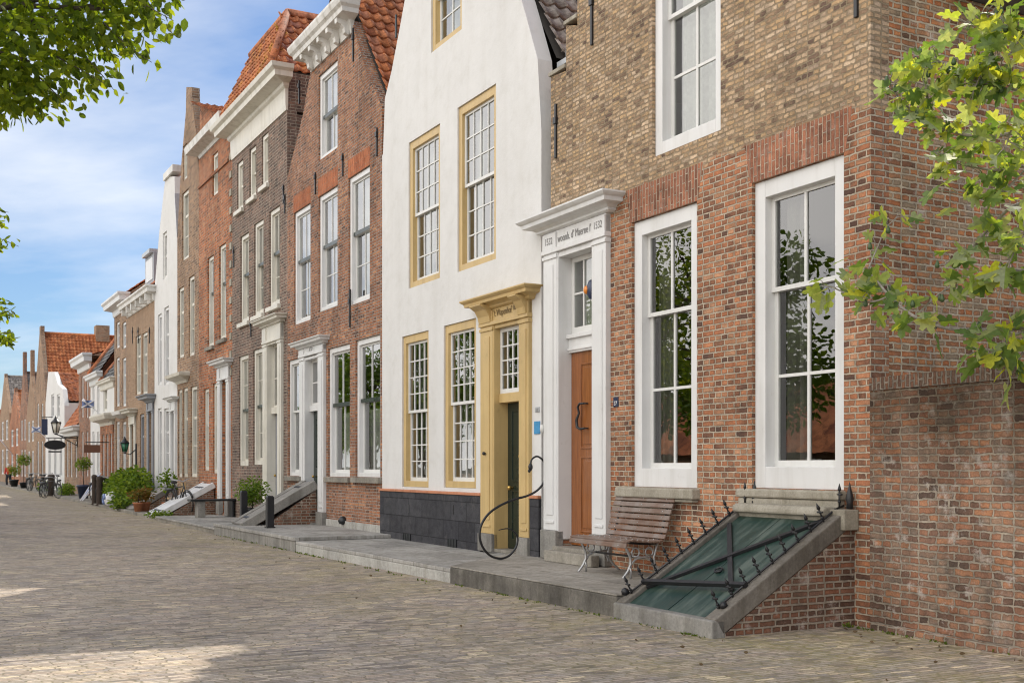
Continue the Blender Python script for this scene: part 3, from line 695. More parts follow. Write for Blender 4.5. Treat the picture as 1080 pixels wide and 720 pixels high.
m.tube([(ux+0.155, yd-0.08, zc+0.18), (ux+0.155, yd+0.02, zc+0.18)], 0.012, 6); m.tube([(ux+0.16, yd-0.08, zc-0.17), (ux+0.16, yd+0.02, zc-0.17)], 0.012, 6)
m.build('handle', 'black_iron', dr)
m = MB(); m.box(dA0+0.005, dA1-0.005, -0.16, 0.34, zstep+0.002, zstep+0.21); m.box(dA0+0.005, dA1+0.32, -0.30, -0.165, zstep+0.002, zstep+0.16); m.build('door_step', 'stoep_stone', A, 0.012)
m = MB(); m.box(U(647.5), U(652.5), -0.012, 0.01, Z(650, 429), Z(650, 418.5)); npA = m.build('number_plate', 'dark_blue', A, 0.003)
lettering('37', npA, (U(647.5)+U(652.5))/2, -0.014, Z(650, 427), 0.075, 'lettering_white')
m = MB(); m.lathe((U(577.5), -0.09, Z(577, 452)), [(0.03, -0.06), (0.035, 0.0), (0.03, 0.06)], 10); m.build('door_bell', 'sash_white', A)
# grey wall in the narrow gap beside the white house
m = MB(); m.box(U(571)+0.004, HA.u0-0.004, 0.5, 0.7, 0, 7.0); m.build('gap_wall', 'stoep_stone', A)
# eaves on the side
m = MB(); m.box(-0.03, 0.30, 0.9, 9.0, 6.46, 6.58); m.build('eaves_board', 'lead_dark', A, 0.01)
m = MB(); m.box(0.302, 0.42, 0.85, 9.0, 6.46, 6.60); m.build('gutter', 'old_white_paint', A, 0.015)
m = MB(); m.box(-0.002, 0.03, 2.4, 2.5, 2.9, 3.5); m.build('wall_anchor', 'lead_dark', A)

# garden wall continues the line of the facade
g0, g1 = 0.012, 6.5
GW = thing('garden_wall', 'weathered brick garden wall with dark mossy top running to the right edge', 'wall', 0, 0, 0)
ang = 0.049
def gw(u, y, z): return (u*math.cos(ang)-y*math.sin(ang)*-1*0+0, y-u*math.sin(ang), z)
def gbox(mb, x0, x1, y0, y1, z0, z1):
    mb.hexa([gw(x0, y0, z0), gw(x1, y0, z0), gw(x1, y1, z0), gw(x0, y1, z0)], [gw(x0, y0, z1), gw(x1, y0, z1), gw(x1, y1, z1), gw(x0, y1, z1)])
m = MB(); gbox(m, g0, g1, -0.02, 0.34, -0.02, 2.335); m.build('brick_courses', 'brick_garden', GW)
m = MB(); gbox(m, g0, g1, -0.03, 0.35, 2.337, 2.46); m.build('coping', 'brick_coping', GW)
m = MB(); gbox(m, g0+0.05, g1, -0.075, -0.022, -0.02, 0.07); m.build('footing', 'brick_garden', GW, 0.02)

# ================================================================== B: white plastered house
HB = House('white plastered house with yellow window frames and dark slate plinth', U(403), U(571))
B = HB.root
wy = dict(frame='yellow_paint', fw=0.12, fb=0.11, ft=0.14, sw=0.05, bar=0.022, rec=0.03, set_=0.05, gl='old_glass')
HB.window(424, 452, 348, 514, cols=4, ru=4, rl=4, split=0.5, curtain=('left', 'grey_curtain'), **wy)
HB.window(468, 502, 335, 515, cols=4, ru=4, rl=4, split=0.52, curtain=('left', 'grey_curtain'), **wy)
HB.window(431, 464, 130, 293, cols=4, ru=3, rl=3, split=0.5, curtain=('sides', 'curtain'), **wy)
HB.window(482.5, 523, 88, 273, cols=4, ru=3, rl=3, split=0.52, curtain=('sides', 'curtain'), **wy)
ua, ub = U(454.6), U(487); z0 = Z(487, 31)
HB.window(0, 0, 0, 0, fixed=(ua, ub, z0, z0+1.75), cols=2, ru=1, rl=2, split=0.55, curtain=('half', 'curtain'), **wy)
dB0, dB1 = U(523), U(551)
ztB = Z(561, 334)
HB.holes.append((dB0, dB1, 0.26, ztB))
L = [(404, 162), (406, 104), (413, 75), (421, 33), (427, 0)]
Rr = [(571, 137), (567, 62), (556, 21), (550, 0)]
out = [(HB.u0, 0), (HB.u1, 0)]+[(U(x), Z(x, y)) for x, y in Rr]+[(-7.9, 10.0), (-8.35, 11.3), (-8.5, 12.6), (-9.7, 13.2), (-10.9, 12.6), (-11.05, 11.9)]+[(U(x), Z(x, y)) for x, y in reversed(L)]+[(HB.u0, Z(403, 165))]
HB.facade(out, 'white_plaster', 0.2)
HB.body(7.6, 6.9, 'stoep_stone')
HB.gable_roof(8.7, 7.75, (HB.u0+HB.u1)/2, 12.6, 'tiles_grey', y0=0.26, eaves=0.1)
m = MB(); m.box(HB.u1-0.02, HB.u1+0.32, 0.28, 9.0, 7.58, 7.66); m.box(HB.u1+0.24, HB.u1+0.32, 0.28, 9.0, 7.66, 7.76); m.build('gutter', 'zinc', B)
m = MB(); m.box(U(417.5), U(418.5), -0.02, 0.01, Z(418, 40), Z(418, 16)); m.build('wall_anchor', 'black_iron', B)
m = MB(); m.box(HB.u0+0.01, U(510), -0.05, 0.0, 0.1, Z(455, 520)); m.box(U(561.5), HB.u1, -0.05, 0.0, 0.1, Z(455, 520)); m.build('slate_plinth', 'slate_cladding', B, 0.004)
zl_ = Z(455, 520)
m = MB(); m.box(HB.u0-0.005, U(510), -0.07, 0.0, zl_+0.002, zl_+0.05); m.box(U(561.5), HB.u1, -0.07, 0.0, zl_+0.002, zl_+0.05); m.build('plinth_ledge', 'terracotta_ledge', B, 0.01)
for px, py in ((432, 568), (480, 574)):
    u_ = U(px); z_ = Z(px, py); m = MB(); m.box(u_-0.17, u_+0.17, -0.062, -0.051, z_-0.08, z_+0.10)
    for k in range(4): m.box(u_-0.17+k*0.11, u_-0.15+k*0.11, -0.068, -0.06, z_-0.08, z_+0.10)
    m.build('vent_grille', 'sign_black', B)
for px, py in ((434, 536), (481, 537)):
    u_ = U(px); z_ = Z(px, py); m = MB(); m.box(u_-0.015, u_+0.015, -0.056, -0.051, z_-0.08, z_+0.08); m.build('vent_slot', 'sign_black', B)
pl, pr = (U(510), U(523)), (U(551), U(561))
dsB = door_case(HB, pl, pr, 0.22, Z(561, 567), ztB+0.03, Z(561, 316), 'yellow_paint', 0.24, 0.06, 'grey_stone')
zz = ztB+0.03
for (a, b) in (pl, pr):
    m = MB(); prof = [(-0.06, zz+0.02), (-0.10, zz+0.02), (-0.12, zz+0.12), (-0.18, zz+0.22), (-0.28, zz+0.28), (-0.28, zz+0.30), (-0.06, zz+0.30)]
    m.hexa([(a+0.02, y, z) for y, z in prof], [(b-0.02, y, z) for y, z in prof]); m.build('console', 'yellow_paint', dsB, 0.006)
lettering('\u2019t Wapenhof', dsB, (pl[1]+pr[0])/2-0.1, -0.064, zz+0.10, 0.15, 'lettering_brown', squeeze=0.8)
lettering('1652', dsB, pr[0]-0.12, -0.064, zz+0.13, 0.11, 'lettering_brown', squeeze=0.8)
yd = 0.20; ztr0, ztr1 = Z(551, 422), Z(551, 412)
m = MB(); m.box(dB0-0.002, dB0+0.03, -0.05, yd+0.1, 0.26, ztB); m.box(dB1-0.03, dB1+0.002, -0.05, yd+0.1, 0.26, ztB); m.box(dB0+0.03, dB1-0.03, -0.04, yd+0.1, ztB-0.06, ztB)
m.box(dB0+0.03, dB1-0.03, yd-0.16, yd+0.08, ztr0, ztr1); m.build('jamb_lining', 'yellow_paint', dsB, 0.006)
a, b, c, d = dB0+0.032, dB1-0.032, ztr1+0.002, ztB-0.062; yt = yd-0.14
m = MB(); m.ring(a, b, c, d, 0.06, 0.06, 0.07, 0.06, yt, yt+0.05)
for k in range(1, 4): x = a+0.06+(b-a-0.12)*k/4; m.box(x-0.012, x+0.012, yt+0.004, yt+0.04, c+0.07, d-0.06)
for k in range(1, 4): z = c+0.07+(d-c-0.13)*k/4; m.box(a+0.06, b-0.06, yt+0.006, yt+0.038, z-0.012, z+0.012)
tw = m.build('transom_window', 'sash_white', B, 0.004)
m = MB(); m.face([(a+0.06, yt+0.02, c+0.07), (b-0.06, yt+0.02, c+0.07), (b-0.06, yt+0.02, d-0.06), (a+0.06, yt+0.02, d-0.06)]); m.build('pane', 'old_glass', tw)
dr = door_leaf(HB, dB0+0.03, dB1-0.03, 0.28, ztr0, yd, 'dark_green_paint', ((0.06, 0.40), (0.46, 0.95)))
m = MB(); m.ball((dB0+0.2, yd-0.06, 1.25), 0.04, 10); m.tube([(dB0+0.2, yd-0.05, 1.25), (dB0+0.2, yd+0.01, 1.25)], 0.014, 6); m.build('handle', 'brass', dr)
m = MB(); m.ball(((dB0+dB1)/2+0.1, yd-0.05, 1.75), 0.035, 10); m.build('knocker', 'brass', dr)
m = MB(); m.box(dB0+0.005, dB1-0.005, -0.05, yd+0.1, 0.222, 0.275); m.build('door_step', 'stoep_stone', B, 0.01)
m = MB(); m.ball((U(516), -0.10, Z(516, 478)), 0.03, 8); m.tube([(U(516)-0.05, -0.08, Z(516, 478)), (U(516)+0.04, -0.09, Z(516, 478))], 0.012, 6); m.build('bell_pull', 'black_iron', B)
m = MB(); m.box(U(565), U(569.5), -0.012, 0.01, Z(567, 434.5), Z(567, 429)); npB = m.build('number_plate', 'zinc', B, 0.003)
lettering('35', npB, (U(565)+U(569.5))/2, -0.0145, Z(567, 434), 0.06, 'lettering_grey')
m = MB(); m.box(U(564), U(571)-0.03, -0.015, 0.01, Z(567, 457.5), Z(567, 444)); m.build('plaque', 'blue_enamel', B, 0.004)

# ================================================================== C: red brick with bracketed cornice
HC = House('red brick house with bracketed white cornice and red pantile roof, left of the white one', U(303), U(403)-0.004)
C_ = HC.root
wc = dict(frame='white_paint', fw=0.11, fb=0.09, sw=0.045, bar=0.022, rec=0.04, set_=0.05)
for xl, xr, yt, yb in ((302.6+1.5, 320, 376, 502), (346, 369, 361.6, 503), (375, 401, 352, 503.4)):
    HC.window(xl, xr, yt, yb, cols=2, ru=1, rl=1, split=0.56, sill='stoep_stone', curtain=('half', 'curtain') if xl > 340 else ('sides', 'curtain'), meeting='dark_green_paint' if xl > 340 else None, **wc)
for xl, xr, yt, yb in ((310, 327.4, 213.7, 337), (336, 356, 195, 322), (367.5, 390, 174, 315)):
    _, w = HC.window(xl, xr, yt, yb, cols=2, ru=1, rl=2, split=0.56, meeting='dark_green_paint', curtain=('sides' if 330 < xl < 340 else 'full', 'curtain'), **wc)
    HC.lintel(w[0], w[1], w[3]+0.002, w[3]+0.40, 'brick_lintel_bright', 0.04)
HC.window(336, 356, 62, 155.6, cols=2, ru=1, rl=1, split=0.5, meeting='dark_green_paint', curtain=('full', 'curtain'), **wc)
zB_ = 0.30
dC0, dC1 = U(323.5), U(338)
ztC = Z(344, 372)
HC.holes.append((dC0, dC1, zB_, ztC))
ur = [(404, 158), (404, 112), (385, 71), (373, 26)]
zc = Z(371, 22); cu0, cu1 = U(371)-2.6, U(371)
usl = -(19.2-(12.86-0.0))
HC.facade([(HC.u0, 0), (HC.u1, 0), (HC.u1, Z(404, 112)), (U(385), Z(385, 71)), (cu1, zc), (cu0, zc), (cu0-0.75, zc-1.1), (HC.u0, Z(404, 112)), ], 'brick_red')
HC.body(8.5, 8.5, 'brick_red')
uc = (HC.u0+HC.u1)/2; zr = Z(404, 112)
slope = (zc-zr)/(cu1-HC.u1)                         # negative u towards the ridge
zridge = zr+(HC.u1-uc)*abs(slope)*0.98
HC.gable_roof(zr, zr, uc, zridge, 'tiles_red', y0=0.2, eaves=0.02)
m = MB(); m.layers(cu0-0.05, cu1+0.02, [(0.03, zc-0.28), (0.06, zc-0.10), (0.10, zc-0.02), (0.34, zc+0.03), (0.36, zc+0.12), (0.42, zc+0.17), (0.46, zc+0.27), (0.46, zc+0.33), (0.1, zc+0.38)])
co = m.build('cornice', 'old_white_paint', C_, 0.006)
for k in range(5):
    u_ = cu0+0.1+(cu1-cu0-0.2)*k/4
    prof = [(-0.05, zc-0.30), (-0.14, zc-0.26), (-0.16, zc-0.16), (-0.22, zc-0.10), (-0.32, zc-0.08), (-0.33, zc+0.02), (-0.05, zc+0.02)]
    m = MB(); m.hexa([(u_-0.07, y, z) for y, z in prof], [(u_+0.07, y, z) for y, z in prof]); m.build('bracket', 'old_white_paint', co, 0.008)
for px, a, b in ((333, 182, 205), (362, 162, 186), (398, 135, 165), (300.8, 205, 225), (373, 30, 65), (316, 85, 110), (369.5, 305, 345)): HC.anchor(px, a, b)
pl, pr = (U(318.5), U(323.5)), (U(338), U(344))
dsC = door_case(HC, pl, pr, 0.25, Z(344, 540), ztC+0.05, Z(344, 362), 'white_paint', 0.2, 0.07, 'grey_stone')
lettering('A\u00b0D', dsC, (pl[0]+pr[1])/2, -0.075, ztC+0.12, 0.13, 'lettering_grey')
yd = 0.16; zta, ztb = Z(337, 432), Z(337, 426)
m = MB(); m.box(dC0-0.002, dC0+0.03, -0.06, yd+0.1, zB_, ztC); m.box(dC1-0.03, dC1+0.002, -0.06, yd+0.1, zB_, ztC); m.box(dC0+0.03, dC1-0.03, yd-0.1, yd+0.08, zta, ztb); m.box(dC0+0.03, dC1-0.03, -0.05, yd+0.1, ztC-0.06, ztC)
m.build('jamb_lining', 'white_paint', dsC)
m = MB(); a, b, c, d = dC0+0.032, dC1-0.032, ztb+0.002, ztC-0.062; m.ring(a, b, c, d, 0.06, 0.06, 0.06, 0.06, yd-0.05, yd); m.box((a+b)/2-0.015, (a+b)/2+0.015, yd-0.045, yd-0.01, c+0.06, d-0.06); z = (c+d)/2; m.box(a+0.06, b-0.06, yd-0.042, yd-0.012, z-0.015, z+0.015)
tw = m.build('transom_window', 'sash_white', C_)
m = MB(); m.face([(a+0.06, yd-0.03, c+0.06), (b-0.06, yd-0.03, c+0.06), (b-0.06, yd-0.03, d-0.06), (a+0.06, yd-0.03, d-0.06)]); m.build('pane', 'old_glass', tw)
dr = door_leaf(HC, dC0+0.03, dC1-0.03, zB_, zta, yd, 'dark_green_paint'); m = MB(); m.ball((dC0+0.15, yd-0.05, 1.35), 0.035, 8); m.build('handle', 'brass', dr)
m = MB(); m.box(dC0+0.004, dC1-0.004, -0.2, yd+0.1, 0.22, zB_); m.build('door_step', 'grey_stone', C_, 0.01)
m = MB(); m.box(pr[1]+0.05, HC.u1-0.003, -0.03, 0.0, 0.1, Z(372, 550)); m.build('stone_plinth', 'light_stone', C_, 0.008)
u_ = U(363.5); m = MB(); m.lathe((u_, -0.036, 0.42), [(0.01, -0.09), (0.09, -0.06), (0.11, 0.0), (0.08, 0.07), (0.01, 0.1)], 12); m.build('cellar_vent', 'sign_black', C_)

# ================================================================== D: dark purple brick
HD = House('dark purple brick house with cream cornice and cream window frames', U(245), U(303)-0.006)
D_ = HD.root
wd = dict(frame='cream_paint', sash='cream_paint', fw=0.11, sw=0.045, rec=0.04)
for xl, xr, yt, yb in ((263, 270, 152, 206), (276, 283, 138, 193), (250, 256.5, 167, 219)):
    HD.window(xl, xr, yt, yb, cols=2, ru=1, rl=1, split=0.5, sill='cream_paint', curtain=('full', 'curtain'), **wd)
for xl, xr, yt, yb in ((253.5, 262.5, 244, 338), (268, 278, 230, 330), (284, 295, 216, 320)):
    HD.window(xl, xr, yt, yb, cols=2, ru=1, rl=2, split=0.55, meeting='dark_green_paint', curtain=('sides' if xl > 260 else 'full', 'curtain'), sill='cream_paint', **wd)
for xl, xr, yt, yb in ((252, 262, 373, 491), (267, 277, 366, 490)):
    HD.window(xl, xr, yt, yb, cols=2, ru=2, rl=2, split=0.5, meeting='dark_green_paint', curtain=('blind', 'curtain', 0.35), gl='old_glass', **wd)
pl, pr = (U(279.5), U(283.5)), (U(295), U(299))
ztD = Z(297, 358)
HD.holes.append((pl[1], pr[0], 0.3, ztD))
zc = Z(302, 116)
HD.facade([(HD.u0, 0), (HD.u1, 0), (HD.u1, zc), (HD.u0, zc)], 'brick_purple')
HD.body(zc-0.1, zc-0.1, 'brick_purple')
m = MB(); m.layers(HD.u0+0.05, HD.u1-0.03, [(0.03, zc-0.02), (0.05, zc+0.10), (0.06, zc+0.5), (0.12, zc+0.55), (0.14, zc+0.62), (0.42, zc+0.68), (0.44, zc+0.80), (0.52, zc+0.86), (0.55, zc+0.96), (0.2, zc+1.0)])
m.build('cornice', 'cream_paint', D_)
zc2 = zc+0.95
zt = 13.45; ye_, yh = -0.42, 0.55; uh = HD.u1-1.75; uL = HD.u0-0.0
m = MB(); m.box(HD.u0+0.01, HD.u1-0.01, 0.02, 9.0, zc-0.02, zc2-0.02); m.build('attic_wall', 'brick_purple', D_)
m = MB(); m.face([(uL, ye_, zc2-0.02), (HD.u1, ye_, zc2-0.02), (uh, yh, zt-0.04), (uL, yh, zt-0.04)]); m.face([(HD.u1, ye_, zc2-0.02), (HD.u1, 9, zc2-0.02), (uh, 8, zt-0.04), (uh, yh, zt-0.04)]); m.face([(uL, yh, zt-0.04), (uh, yh, zt-0.04), (uh, 8, zt-0.04), (uL, 8, zt-0.04)]); m.face([(uL, ye_, zc2-0.02), (uL, yh, zt-0.04), (uL, 8, zt-0.04), (uL, 8, zc2-0.02)])
rf = m.build('roof', 'dark_interior', D_)
upv = Vector((0, yh-ye_, zt-zc2)); Ls = upv.length; wd_h = HD.u1-uh
HD.tile_roof((uL, ye_, zc2), (1, 0, 0), upv, HD.u1-uL, Ls, 'tiles_lichen', inside=lambda x, l: (HD.u1-uL)-x > wd_h*l/Ls-0.12, parent=rf, name='roof_tiles')
upr = Vector((uh-HD.u1, 0, zt-zc2)); Lr = upr.length
HD.tile_roof((HD.u1, ye_, zc2), (0, 1, 0), upr, 8.0, Lr, 'tiles_lichen', inside=lambda x, l: x > (yh-ye_)*l/Lr-0.12, parent=rf, name='roof_tiles')
m = MB(); m.tube([(HD.u1, ye_, zc2+0.07), (uh, yh, zt+0.08), (uL, yh, zt+0.08)], 0.1, 8); m.tube([(uh, yh, zt+0.08), (uh, 8, zt+0.08)], 0.1, 8); m.build('ridge_tiles', 'tiles_red', rf)
dsD = door_case(HD, pl, pr, 0.2, 0.62, ztD+0.03, ztD+0.42, 'cream_paint', 0.24, 0.07, 'grey_stone')
yd = 0.17; a, b = pl[1], pr[0]; ztr = Z(294, 435)
m = MB(); m.box(a-0.002, a+0.03, -0.06, yd+0.1, 0.3, ztD); m.box(b-0.03, b+0.002, -0.06, yd+0.1, 0.3, ztD); m.box(a+0.03, b-0.03, yd-0.12, yd+0.06, ztr, ztr+0.16); m.box(a+0.03, b-0.03, -0.05, yd+0.1, ztD-0.05, ztD); m.build('jamb_lining', 'cream_paint', dsD)
m = MB(); m.ring(a+0.032, b-0.032, ztr+0.162, ztD-0.052, 0.06, 0.06, 0.06, 0.06, yd-0.05, yd); z = (ztr+ztD)/2; m.box(a+0.09, b-0.09, yd-0.04, yd-0.01, z-0.015, z+0.015); tw = m.build('transom_window', 'cream_paint', D_)
m = MB(); m.face([(a+0.09, yd-0.03, ztr+0.22), (b-0.09, yd-0.03, ztr+0.22), (b-0.09, yd-0.03, ztD-0.11), (a+0.09, yd-0.03, ztD-0.11)]); m.build('pane', 'old_glass', tw)
dr = door_leaf(HD, a+0.03, b-0.03, 0.3, ztr, yd, 'grey_paint'); m = MB(); m.ball((a+0.15, yd-0.05, 1.35), 0.035, 8); m.build('handle', 'brass', dr)
for px, y0_, y1_ in ((247, 260, 282), (299.5, 195, 215), (265, 340, 355)): HD.anchor(px, y0_, y1_)

# ================================================================== E: orange brick
HE = House('orange-red brick house with white gutter, between pointed gable and purple house', U(210), U(245)-0.006)
E_ = HE.root
we = dict(frame='cream_paint', fw=0.10, sw=0.05, rec=0.05)
HE.window(224, 230, 158, 203, cols=2, ru=1, rl=1, curtain=('half', 'curtain'), **we)
for xl, xr, yt, yb in ((219, 225.5, 268, 364), (231, 238.5, 255, 356)):
    HE.window(xl, xr, yt, yb, cols=2, ru=1, rl=2, split=0.6, meeting='dark_green_paint', sill='stoep_stone', curtain=('full', 'curtain') if xl > 225 else None, **we)
for xl, xr, yt, yb in ((215, 220.5, 409, 496), (224.5, 230, 403, 499)):
    HE.window(xl, xr, yt, yb, cols=1, ru=1, rl=1, split=0.55, curtain=('half', 'curtain'), gl='old_glass', **we)
pl, pr = (U(231.5), U(234.3)), (U(240.5), U(243.5)); ztE = Z(243, 398)
HE.holes.append((pl[1], pr[0], 0.2, ztE))
ze_ = Z(243, 134)
HE.facade([(HE.u0, 0), (HE.u1, 0), (HE.u1, ze_), (HE.u0, ze_)], 'brick_orange'); HE.body(ze_-0.1, ze_-0.1, 'brick_orange')
dsE = door_case(HE, pl, pr, 0.15, 0.6, ztE, ztE+0.35, 'white_paint', 0.25, 0.07, 'grey_stone')
dr = door_leaf(HE, pl[1]+0.003, pr[0]-0.003, 0.2, ztE-0.9, 0.12, 'white_paint', ((0.06, 0.4), (0.46, 0.95))); m = MB(); m.ball((pl[1]+0.15, 0.07, 1.35), 0.04, 8); m.build('handle', 'black_iron', dr)
m = MB(); m.box(pl[1]+0.003, pr[0]-0.003, 0.10, 0.2, ztE-0.9, ztE-0.8); m.ring(pl[1]+0.003, pr[0]-0.003, ztE-0.8, ztE-0.003, 0.07, 0.07, 0.07, 0.07, 0.12, 0.17); tw = m.build('transom_window', 'white_paint', E_)
m = MB(); m.face([(pl[1]+0.07, 0.15, ztE-0.73), (pr[0]-0.07, 0.15, ztE-0.73), (pr[0]-0.07, 0.15, ztE-0.07), (pl[1]+0.07, 0.15, ztE-0.07)]); m.build('pane', 'old_glass', tw)
m = MB(); m.layers(HE.u0+0.1, HE.u1-0.35, [(0.02, ze_-0.02), (0.05, ze_+0.08), (0.38, ze_+0.14), (0.42, ze_+0.34), (0.1, ze_+0.36)]); m.build('gutter', 'old_white_paint', E_)
zrE = ze_+1.75
up = Vector((HE.u0-HE.u1, 0, zrE-ze_-0.2))
m = MB(); m.hexa([(HE.u0, 0.02, ze_), (HE.u1, 0.02, ze_), (HE.u1, 8, ze_), (HE.u0, 8, ze_)], [(HE.u0, 0.02, zrE-0.05), (HE.u1, 0.02, ze_+0.14), (HE.u1, 8, ze_+0.14), (HE.u0, 8, zrE-0.05)]); rf = m.build('roof', 'brick_orange', E_)
HE.tile_roof((HE.u1, -0.3, ze_+0.2), (0, 1, 0), up, 8.2, up.length, 'tiles_red', parent=rf, name='roof_tiles')
for k in range(13):                                  # toothed stones between the two houses
    z = 4.2+k*0.52; m = MB(); m.box(HE.u1-0.20, HE.u1-0.01, -0.035, 0.0, z, z+0.2); m.build('quoin', 'sand_stone', E_)
m = MB(); m.box(HE.u0+0.02, HE.u1-0.36, -0.05, 0.0, Z(240, 172), Z(240, 172)+0.08); m.build('string_course', 'brick_orange', E_)

# ================================================================== further houses, smaller in the picture
def simple_window(H, xl, xr, yt, yb, frame='cream_paint', cols=2, rows=3, fw=0.11, rec=0.05, curtain=0.0, fixed=None, at_left=False):
    if fixed: u0, u1, z0, z1 = fixed
    else: u0, u1 = U(xl), U(xr); z0, z1 = Z(xr, yb), Z(xr, yt)
    H.holes.append((u0, u1, z0, z1))
    m = MB(); m.ring(u0+0.002, u1-0.002, z0+0.002, z1-0.002, fw, fw, fw, fw, rec, rec+0.12)
    a, b, c, d = u0+fw, u1-fw, z0+fw, z1-fw
    for k in range(1, cols): x = a+(b-a)*k/cols; m.box(x-0.02, x+0.02, rec+0.04, rec+0.08, c, d)
    for k in range(1, rows):
        z = c+(d-c)*k/rows; t = 0.045 if k == rows//2+rows % 2 else 0.02; m.box(a, b, rec+0.045, rec+0.075, z-t, z+t)
    w = m.build('window', frame, H.root)
    p = MB(); p.face([(a, rec+0.06, c), (b, rec+0.06, c), (b, rec+0.06, d), (a, rec+0.06, d)]); p.build('pane', 'window_glass', w)
    if curtain:
        p = MB(); k = 12
        for i in range(k):
            x0 = a+(b-a)*i/k; x1 = a+(b-a)*(i+1)/k; p.face([(x0, rec+0.3+0.03*(i % 2), c), (x1, rec+0.3+0.03*((i+1) % 2), c), (x1, rec+0.3+0.03*((i+1) % 2), c+(d-c)*curtain), (x0, rec+0.3+0.03*(i % 2), c+(d-c)*curtain)])
        p.build('curtain', 'curtain', w)
    return w
def simple_door(H, xl, xr, yt, mat='white_paint', case='white_paint', zb=0.15, cornice=0.3):
    u0, u1 = U(xl), U(xr); z1 = Z(xr, yt); w = (u1-u0)
    H.holes.append((u0+w*0.2, u1-w*0.2, zb, z1))
    ds = door_case(H, (u0, u0+w*0.2), (u1-w*0.2, u1), zb, zb+0.4, z1, z1+0.3, case, cornice, 0.06, 'grey_stone', panel=False)
    dr = door_leaf(H, u0+w*0.2+0.003, u1-w*0.2-0.003, zb, z1-0.9, 0.15, mat); m = MB(); m.ball((u0+w*0.32, 0.1, 1.2), 0.04, 8); m.build('handle', 'black_iron', dr)
    a, b = u0+w*0.2+0.003, u1-w*0.2-0.003
    m = MB(); m.ring(a, b, z1-0.9, z1-0.003, 0.07, 0.07, 0.09, 0.07, 0.13, 0.19); tw = m.build('transom_window', case, H.root)
    m = MB(); m.face([(a+0.07, 0.16, z1-0.8), (b-0.07, 0.16, z1-0.8), (b-0.07, 0.16, z1-0.07), (a+0.07, 0.16, z1-0.07)]); m.build('pane', 'window_glass', tw)
    return ds
def cornice(H, zc, mat, h=0.35, p=0.35, a=0.0, b=0.0, name='cornice'):
    m = MB(); m.layers(H.u0+0.03+a, H.u1-0.03-b, [(0.03, zc-0.25), (0.06, zc-0.2), (0.08, zc), (p*0.8, zc+h*0.2), (p*0.85, zc+h*0.6), (p, zc+h*0.8), (p, zc+h), (0.1, zc+h+0.04)]); return m.build(name, mat, H.root)
def street_roof(H, z0, z1, run, mat='tiles_red'):
    """ridge along the street: the front slope shows"""
    up = Vector((0, run, z1-z0)); rf = H.tile_roof((H.u0, -0.05, z0), (1, 0, 0), up, H.u1-H.u0, up.length, mat)
    m = MB(); m.tube([(H.u0, run, z1+0.06), (H.u1, run, z1+0.06)], 0.11, 8); m.build('ridge_tiles', mat, rf)
    m = MB(); m.face([(H.u0, 0, z0), (H.u0, run, z1), (H.u0, 2*run, z0)]); m.face([(H.u1, 0, z0), (H.u1, run, z1), (H.u1, 2*run, z0)]); m.face([(H.u0, run, z1), (H.u1, run, z1), (H.u1, 2*run, z0), (H.u0, 2*run, z0)]); m.face([(H.u0, -0.05, z0-0.02), (H.u1, -0.05, z0-0.02), (H.u1, run, z1-0.04), (H.u0, run, z1-0.04)]); m.build('roof_gable', 'brick_brown', rf)
    return rf
# F pointed brown gable
HF = House('tall brown brick house with pointed gable and tiny attic window', U(187), U(210)-0.006)
simple_window(HF, 193, 197.5, 150, 187, cols=1, rows=2); simple_window(HF, 192, 199, 198, 271, cols=2, rows=3, curtain=0.9)
simple_window(HF, 188.3, 194, 301, 376, rows=3, curtain=0.6); simple_window(HF, 199, 205, 289, 374, rows=3, curtain=0.6)
simple_window(HF, 186.8+1.0, 192, 410, 503, rows=3); simple_window(HF, 193, 198, 408, 503, rows=3, curtain=0.5); simple_window(HF, 201, 208, 406, 503, rows=3, cols=2, curtain=0.5)
ap = [(U(x), Z(x, y)) for x, y in ((210, 178), (207, 140), (203, 112))]
HF.facade([(HF.u0, 0), (HF.u1, 0), (HF.u1, ap[0][1])]+ap[1:]+[(U(202.5), Z(202.5, 92)), (U(196.5), Z(196.5, 92)), (U(196), Z(196, 118)), (U(191), Z(191, 175)), (HF.u0, Z(187.2, 250))], 'brick_brown')
HF.body(9.2, 10.4, 'brick_brown'); HF.gable_roof(9.4, 10.6, (HF.u0+HF.u1)/2, 12.9, 'tiles_red', y0=0.26, eaves=0.0)
m = MB(); m.layers(U(184.8+2.4), U(198), [(0.03, Z(190, 405)), (0.08, Z(190, 405)+0.08), (0.35, Z(190, 405)+0.2), (0.38, Z(190, 405)+0.3), (0.05, Z(190, 405)+0.36)]); m.build('door_hood', 'cream_paint', HF.root)
# G white gable
HG = House('narrow white plastered house with tall pointed gable and stone cap', U(163), U(187)-0.006)
simple_window(HG, 171.8, 176, 243, 292, 'old_white_paint', 1, 2); 
for xl, xr in ((166.5, 170.5), (173, 178)): simple_window(HG, xl, xr, 322 if xl > 170 else 330, 405, 'white_paint', 1, 3, curtain=0.9); simple_window(HG, xl, xr, 430, 503, 'white_paint', 2, 3, curtain=0.4)
simple_door(HG, 180.3, 186.5, 432, 'white_paint', zb=0.12, cornice=0.2)
HG.facade([(HG.u0, 0), (HG.u1, 0), (HG.u1, Z(187, 250)), (U(184.5), Z(184.5, 205)), (U(184), Z(184, 186)), (U(174.5), Z(174.5, 187)), (U(173), Z(173, 200)), (U(168), Z(168, 245)), (HG.u0, Z(163, 305))], 'white_plaster')
HG.body(7.9, 9.0, 'brick_brown'); HG.gable_roof(8.2, 9.4, (HG.u0+HG.u1)/2, 11.0, 'tiles_red', y0=0.26, eaves=0.0)
